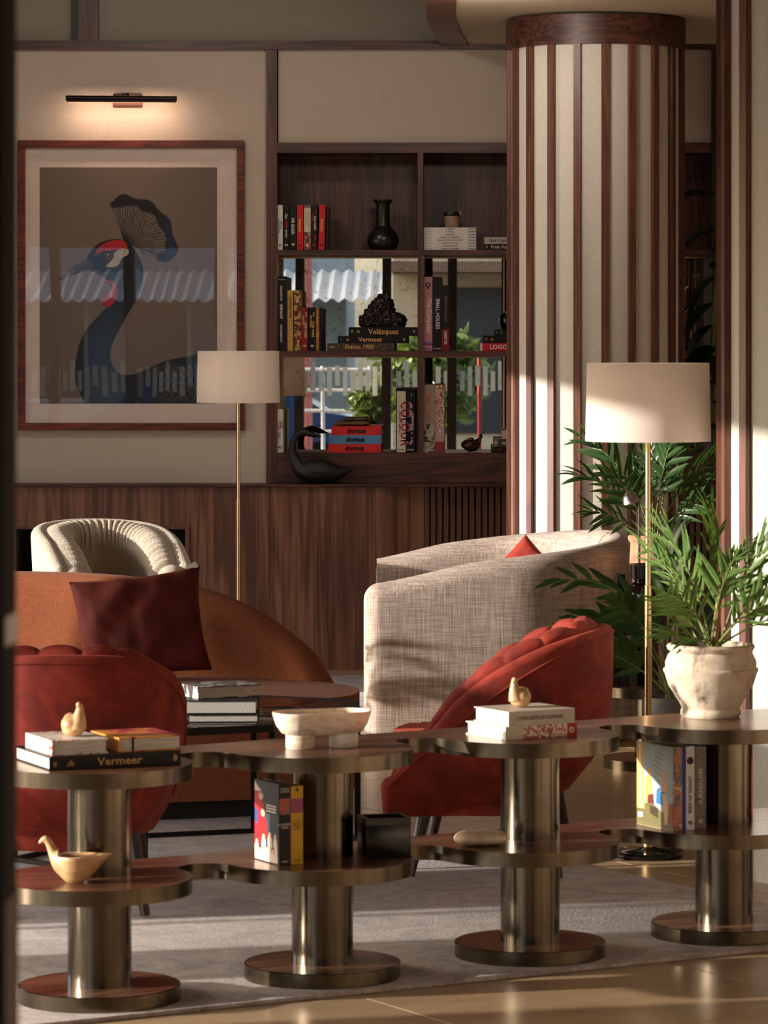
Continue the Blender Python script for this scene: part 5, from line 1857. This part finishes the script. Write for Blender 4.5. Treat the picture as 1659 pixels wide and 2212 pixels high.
wing = np.clip((CX - 850) / 90, 0, 1) * np.clip((CY - (1345 - 0.1 * (CX - 900))) / 40, 0, 1)
sc1 = np.sin((CX * 0.55 + CY * 0.95) * 0.075 + 1.4 * np.sin(CX * 0.045))
sc2 = np.sin((CX * 0.8 - CY * 0.42) * 0.105)
scale_ = np.clip((np.abs(sc1) * np.abs(sc2)) ** 0.5, 0, 1)
wcol = np.zeros(GX.shape + (3,)) + np.array((74, 70, 70.0))
wcol = blend(wcol, np.clip(scale_ * 1.5, 0, 1), (16, 16, 20))
m = wing[..., None]
shade = shade * (1 - m) + wcol * m
m = mb[..., None]
img = img * (1 - m) + shade * m
beak = smooth_poly([(325, 874), (365, 838), (420, 790), (470, 765), (505, 752), (540, 790), (500, 815), (430, 838)])
img = blend(img, inside(beak).astype(float), (62, 54, 52))
img = blend(img, np.clip(1 - seg_dist(345, 868, 520, 792) / 1.2, 0, 1) * 0.9, (26, 22, 22))
img = blend(img, np.clip(1 - seg_dist(420, 800, 500, 765) / 3.5, 0, 1) * 0.5, (104, 92, 88))
cap = smooth_poly([(540, 728), (560, 690), (600, 655), (660, 638), (715, 645), (733, 688), (690, 690), (640, 698), (590, 702)])
img = blend(img, inside(cap).astype(float), (176, 26, 28))
chk = smooth_poly([(606, 790), (640, 755), (655, 715), (690, 690), (738, 692), (735, 722), (702, 742), (682, 780), (645, 796)])
cn = np.array([[mnoise.noise(Vector((x * 0.9, y * 0.9, 0))) for x in gx[::2]] for y in gy[::2]]).repeat(2, 0).repeat(2, 1)[:NZ, :NX]
img = blend(img, inside(chk).astype(float) * (0.85 + 0.15 * cn), (206, 192, 166))
wat = smooth_poly([(612, 866), (650, 880), (676, 920), (670, 975), (640, 1015), (608, 1028), (590, 1008), (600, 972), (636, 940), (642, 905)])
img = blend(img, inside(wat).astype(float), (164, 20, 30))
for r_, c in ((27, (16, 12, 12)), (21, (110, 48, 30)), (11, (10, 8, 8))):
    img = blend(img, np.clip((r_ - np.hypot(CX - 628, CY - 730)) / 3, 0, 1), c)
img = blend(img, np.clip((5 - np.hypot(CX - 620, CY - 722)) / 2, 0, 1), (220, 200, 180))
img = np.clip(img, 0, 255) / 255.0
lin_img = np.where(img <= 0.04045, img / 12.92, ((img + 0.055) / 1.055) ** 2.4)
wxs = (GX - 1030) / 448.5
wzs = 1.54 - (GY - 750) / 448.5
co = np.stack([wxs, np.full(GX.shape, -0.0125), wzs], -1).reshape(-1, 3)
ii = (np.arange(NZ - 1)[:, None] * NX + np.arange(NX - 1)[None, :]).reshape(-1)
faces = np.stack([ii, ii + 1, ii + NX + 1, ii + NX], -1)
me = bpy.data.meshes.new('printed_image')
me.from_pydata(co.tolist(), [], faces.tolist())
ca_ = me.color_attributes.new('ink', 'FLOAT_COLOR', 'POINT')
ca_.data.foreach_set('color', np.concatenate([lin_img.reshape(-1, 3), np.ones((NX * NZ, 1))], 1).astype(np.float32).ravel())
PT = NT('print_ink')
an = PT.node('ShaderNodeVertexColor', layer_name='ink')
PT.color(an.outputs['Color'])
PT.set(Roughness=0.7)
me.materials.append(PT.m)
obj('printed_image', me, None, pic)


def pane_mat():
    t = NT('picture_glass')
    t.n.remove(t.b)
    g = t.node('ShaderNodeBsdfGlossy')
    g.inputs['Roughness'].default_value = 0.0
    tr = t.node('ShaderNodeBsdfTransparent')
    mx = t.node('ShaderNodeMixShader')
    mx.inputs[0].default_value = 0.05
    bmp = t.node('ShaderNodeBump')
    bmp.inputs['Strength'].default_value = 0.03
    bmp.inputs['Distance'].default_value = 0.02
    t.l.new(t.noise(t.coord((1.2, 1.2, 0.5)), 1.5, 1), bmp.inputs['Height'])
    t.l.new(bmp.outputs[0], g.inputs['Normal'])
    t.l.new(tr.outputs[0], mx.inputs[1])
    t.l.new(g.outputs[0], mx.inputs[2])
    t.l.new(mx.outputs[0], t.n['Material Output'].inputs['Surface'])
    return t.m


obj('glass_pane', boxm(fx0 + fw, fx1 - fw, -0.024, -0.0215, fz0 + fw, fz1 - fw), pane_mat(), pic, smooth=False)

pl = thing('picture_lamp', 'slim dark bar picture lamp on the linen wall above the framed bird', 'lamp', (-1.70, 17.88, 2.733))
LAMP_DARK = plain('dark_bronze_lamp', (34, 20, 20), 0.35, 0.7)
obj('backplate', boxm(-0.055, 0.085, -0.016, 0.0, -0.036, 0.030, 0.003), plain('copper_backplate', (92, 60, 50), 0.4, 0.8), pl)
obj('arm', tubem([(0.006, -0.012, 0.018), (0.006, -0.07, 0.022), (0.006, -0.12, 0.0)], 0.007, 10), LAMP_DARK, pl)
obj('knuckle', tubem([(-0.012, -0.03, 0.02), (0.024, -0.03, 0.02)], 0.012, 12), LAMP_DARK, pl)
b = tubem([(-0.27, -0.125, 0.0), (0.262, -0.125, 0.0)], 0.0125, 16)
box(b, -0.266, 0.258, -0.133, -0.117, -0.018, -0.008)
o = obj('lamp_bar', b, LAMP_DARK, pl)
o.rotation_euler = (0, R(0.4), 0)
LED = NT('warm_lit_strip')
LED.set(Base_Color=(1, 0.7, 0.42, 1), Emission_Color=(1.0, 0.62, 0.34, 1), Emission_Strength=0.7)
obj('light_strip', boxm(-0.255, 0.247, -0.131, -0.119, -0.0195, -0.0185), LED.m, pl, smooth=False)
ld = bpy.data.lights.new('picture_lamp_light', 'AREA')
ld.shape = 'RECTANGLE'
ld.size, ld.size_y = 0.5, 0.02
ld.energy = 1.25
ld.color = (1.0, 0.70, 0.50)
lo_ = bpy.data.objects.new('picture_lamp_light', ld)
COL.objects.link(lo_)
lo_.parent = pl
lo_.location = (-0.004, -0.118, -0.022)
lo_.rotation_euler = Vector((0, 0.62, -0.8)).to_track_quat('-Z', 'Y').to_euler()

# ------------------------------------------------------------------ the street outside, seen in the mirrors
struct('ground', boxm(-60, 40, -60, 40, -0.4, -0.3), plain('street_paving', (120, 118, 114), 0.9, mottled=0.1, scale=2), smooth=False)
bd1 = thing('street_building', 'blue grey building across the street, mirrored behind the middle shelf', 'building', (-4.5, -20, -0.3))
BLUE_WALL = plain('blue_grey_cladding', (116, 134, 150), 0.5, mottled=0.06, scale=1)
obj('wall', boxm(-6, 2.5, -4, 0, 0, 9), BLUE_WALL, bd1, smooth=False)
GL = plain('dark_window_glass', (44, 44, 46), 0.45)
for i in range(5):
    for j in range(3):
        w_ = obj('window', boxm(-5.4 + i * 1.55, -4.4 + i * 1.55, -0.02, 0.04, 1.0 + j * 2.6, 2.6 + j * 2.6), plain('pale_window_frame', (190, 196, 200), 0.5), bd1, smooth=False)
        obj('pane', boxm(-5.33 + i * 1.55, -4.47 + i * 1.55, 0.04, 0.05, 1.07 + j * 2.6, 2.53 + j * 2.6), GL, w_, smooth=False)
aw = BM()
_q = []
for k in range(217):
    x = -5 + k * 0.0375
    h = 0.03 * math.sin(k * math.pi / 2.5)
    _q.append((aw.verts.new((x, 0.0, 3.0 + h)), aw.verts.new((x, 1.6, 2.55 + h)), aw.verts.new((x, 1.6, 2.53 + h)), aw.verts.new((x, 0.0, 2.98 + h))))
for a, c in zip(_q, _q[1:]):
    for i in range(4):
        j = (i + 1) % 4
        aw.faces.new((a[i], c[i], c[j], a[j]))
aw.faces.new(_q[0])
aw.faces.new(list(reversed(_q[-1])))
obj('corrugated_canopy', aw, plain('white_corrugated_sheet', (206, 214, 220), 0.4), bd1)
bd2 = thing('street_building', 'sandy shop front across the street, mirrored in the shelf right of the rock', 'building', (2.8, -17, -0.3))
obj('wall', boxm(-4, 6, -4, 0, 0, 7), plain('sandy_render', (176, 158, 132), 0.8, mottled=0.06, scale=1), bd2, smooth=False)
for i in range(4):
    w_ = obj('window', boxm(-3.6 + i * 2.2, -2.0 + i * 2.2, -0.02, 0.05, 0.6, 2.7), plain('dark_shop_frame', (52, 44, 40), 0.5), bd2, smooth=False)
    obj('pane', boxm(-3.52 + i * 2.2, -2.08 + i * 2.2, 0.05, 0.06, 0.68, 2.62), GL, w_, smooth=False)
obj('shop_awning', boxm(-4, 6, 0, 1.2, 2.9, 3.05), plain('brown_awning', (110, 84, 66), 0.8), bd2, smooth=False)
po = thing('street_post', 'salmon pink round post outside, mirrored in the middle shelf', 'post', (-2.02, -7.6, -0.3))
obj('shaft', lathem([(0, 0), (0.075, 0), (0.075, 3.4), (0, 3.4)], seg=24), plain('salmon_paint', (206, 120, 104), 0.5), po)
rp2 = thing('street_post', 'thin red post outside, mirrored in the bottom shelf right of the tall books', 'post', (0.02, -6.4, -0.3))
obj('shaft', lathem([(0, 0), (0.022, 0), (0.022, 1.75), (0, 1.75)], seg=16), plain('red_paint', (176, 30, 44), 0.5), rp2)
rg = thing('street_railing', 'white metal railing outside, mirrored behind the stacked red and blue volumes', 'railing', (-1.66, -6.8, -0.3), R(8))
WP = plain('white_paint', (232, 232, 228), 0.4)
for x in (-0.42, -0.14, 0.42):
    obj('upright', tubem([(x, 0, 0), (x, 0, 1.62)], 0.022, 10), WP, rg)
for z in (0.62, 0.86, 1.10, 1.34, 1.58):
    obj('rail', tubem([(-0.44, 0, z), (0.44, 0, z)], 0.022, 10), WP, rg)
car = thing('car', 'dark blue car parked outside, mirrored low in the middle shelf', 'car', (-3.3, -11.5, -0.3))
cb = [(-2.1, 0.35), (-2.1, 0.8), (-1.5, 0.95), (-0.9, 1.45), (0.7, 1.48), (1.4, 1.0), (2.0, 0.92), (2.1, 0.4)]
b = BM()
lo = [b.verts.new((x, -0.8, z)) for x, z in cb]
hi = [b.verts.new((x, 0.8, z)) for x, z in cb]
for i in range(8):
    j = (i + 1) % 8
    b.faces.new((lo[i], lo[j], hi[j], hi[i]))
b.faces.new(lo)
b.faces.new(list(reversed(hi)))
bmesh.ops.recalc_face_normals(b, faces=list(b.faces))
obj('body', b, plain('dark_blue_paint', (40, 70, 120), 0.2, 0.3), car, smooth=False)
obj('side_window', boxm(-0.8, 0.9, 0.79, 0.81, 1.0, 1.38), GL, car, smooth=False)
for x in (-1.3, 1.3):
    obj('wheel', tubem([(x, -0.82, 0.32), (x, 0.82, 0.32)], 0.32, 20), BLACK_METAL, car)
TREE_LEAF = leaf_mat('sunny_shrub_leaf', (70, 100, 44), (150, 160, 84))
sme = leaflet_mesh(0.26, 0.2, TREE_LEAF)


def shrub(label, loc, rad, hgt, n, size, seed, pot=None):
    t = thing('street_shrub', label, 'plant', loc)
    rr = random.Random(seed)
    b = BM()
    base = sme
    tmp = bmesh.new()
    tmp.from_mesh(base)
    for k in range(n):
        v = Vector((rr.gauss(0, 1), rr.gauss(0, 1), rr.gauss(0, 1))).normalized() * rr.uniform(0.6, 1.0)
        q = Vector((v.x * rad, v.y * rad, hgt + v.z * rad * 0.9))
        m = Matrix.Translation(q) @ Matrix.Rotation(rr.uniform(0, 6.28), 4, 'Z') @ Matrix.Rotation(rr.uniform(-0.9, 0.9), 4, 'Y') @ Matrix.Rotation(rr.uniform(0, 6.28), 4, 'X') @ Matrix.Scale(size * rr.uniform(0.7, 1.2), 4)
        c = tmp.copy()
        merge(b, c, m)
    tmp.free()
    f = obj('foliage', b, TREE_LEAF, t)
    f['kind'] = 'stuff'
    obj('stem', tubem([(0, 0, 0), (0, 0, hgt)], 0.03, 8), plain('bark', (74, 58, 46), 0.9), t)
    if pot:
        obj('pot', lathem([(0, 0), (pot * 0.8, 0), (pot, hgt - rad * 0.7), (0, hgt - rad * 0.7)], seg=24), BLACK_METAL, t)
    return t


shrub('round leafy shrub in black pot outside, mirrored above the stacked red and blue volumes', (-1.19, -5.0, -0.3), 0.24, 1.2, 420, 0.10, 1, 0.16)
shrub('green tree across the street, mirrored left of the dark rock on the middle shelf', (-2.9, -16.5, -0.3), 0.6, 1.9, 400, 0.25, 2)
shrub('green bush beyond the street railing, mirrored at the bottom shelf', (-0.6, -9.5, -0.3), 0.7, 1.5, 500, 0.28, 3)
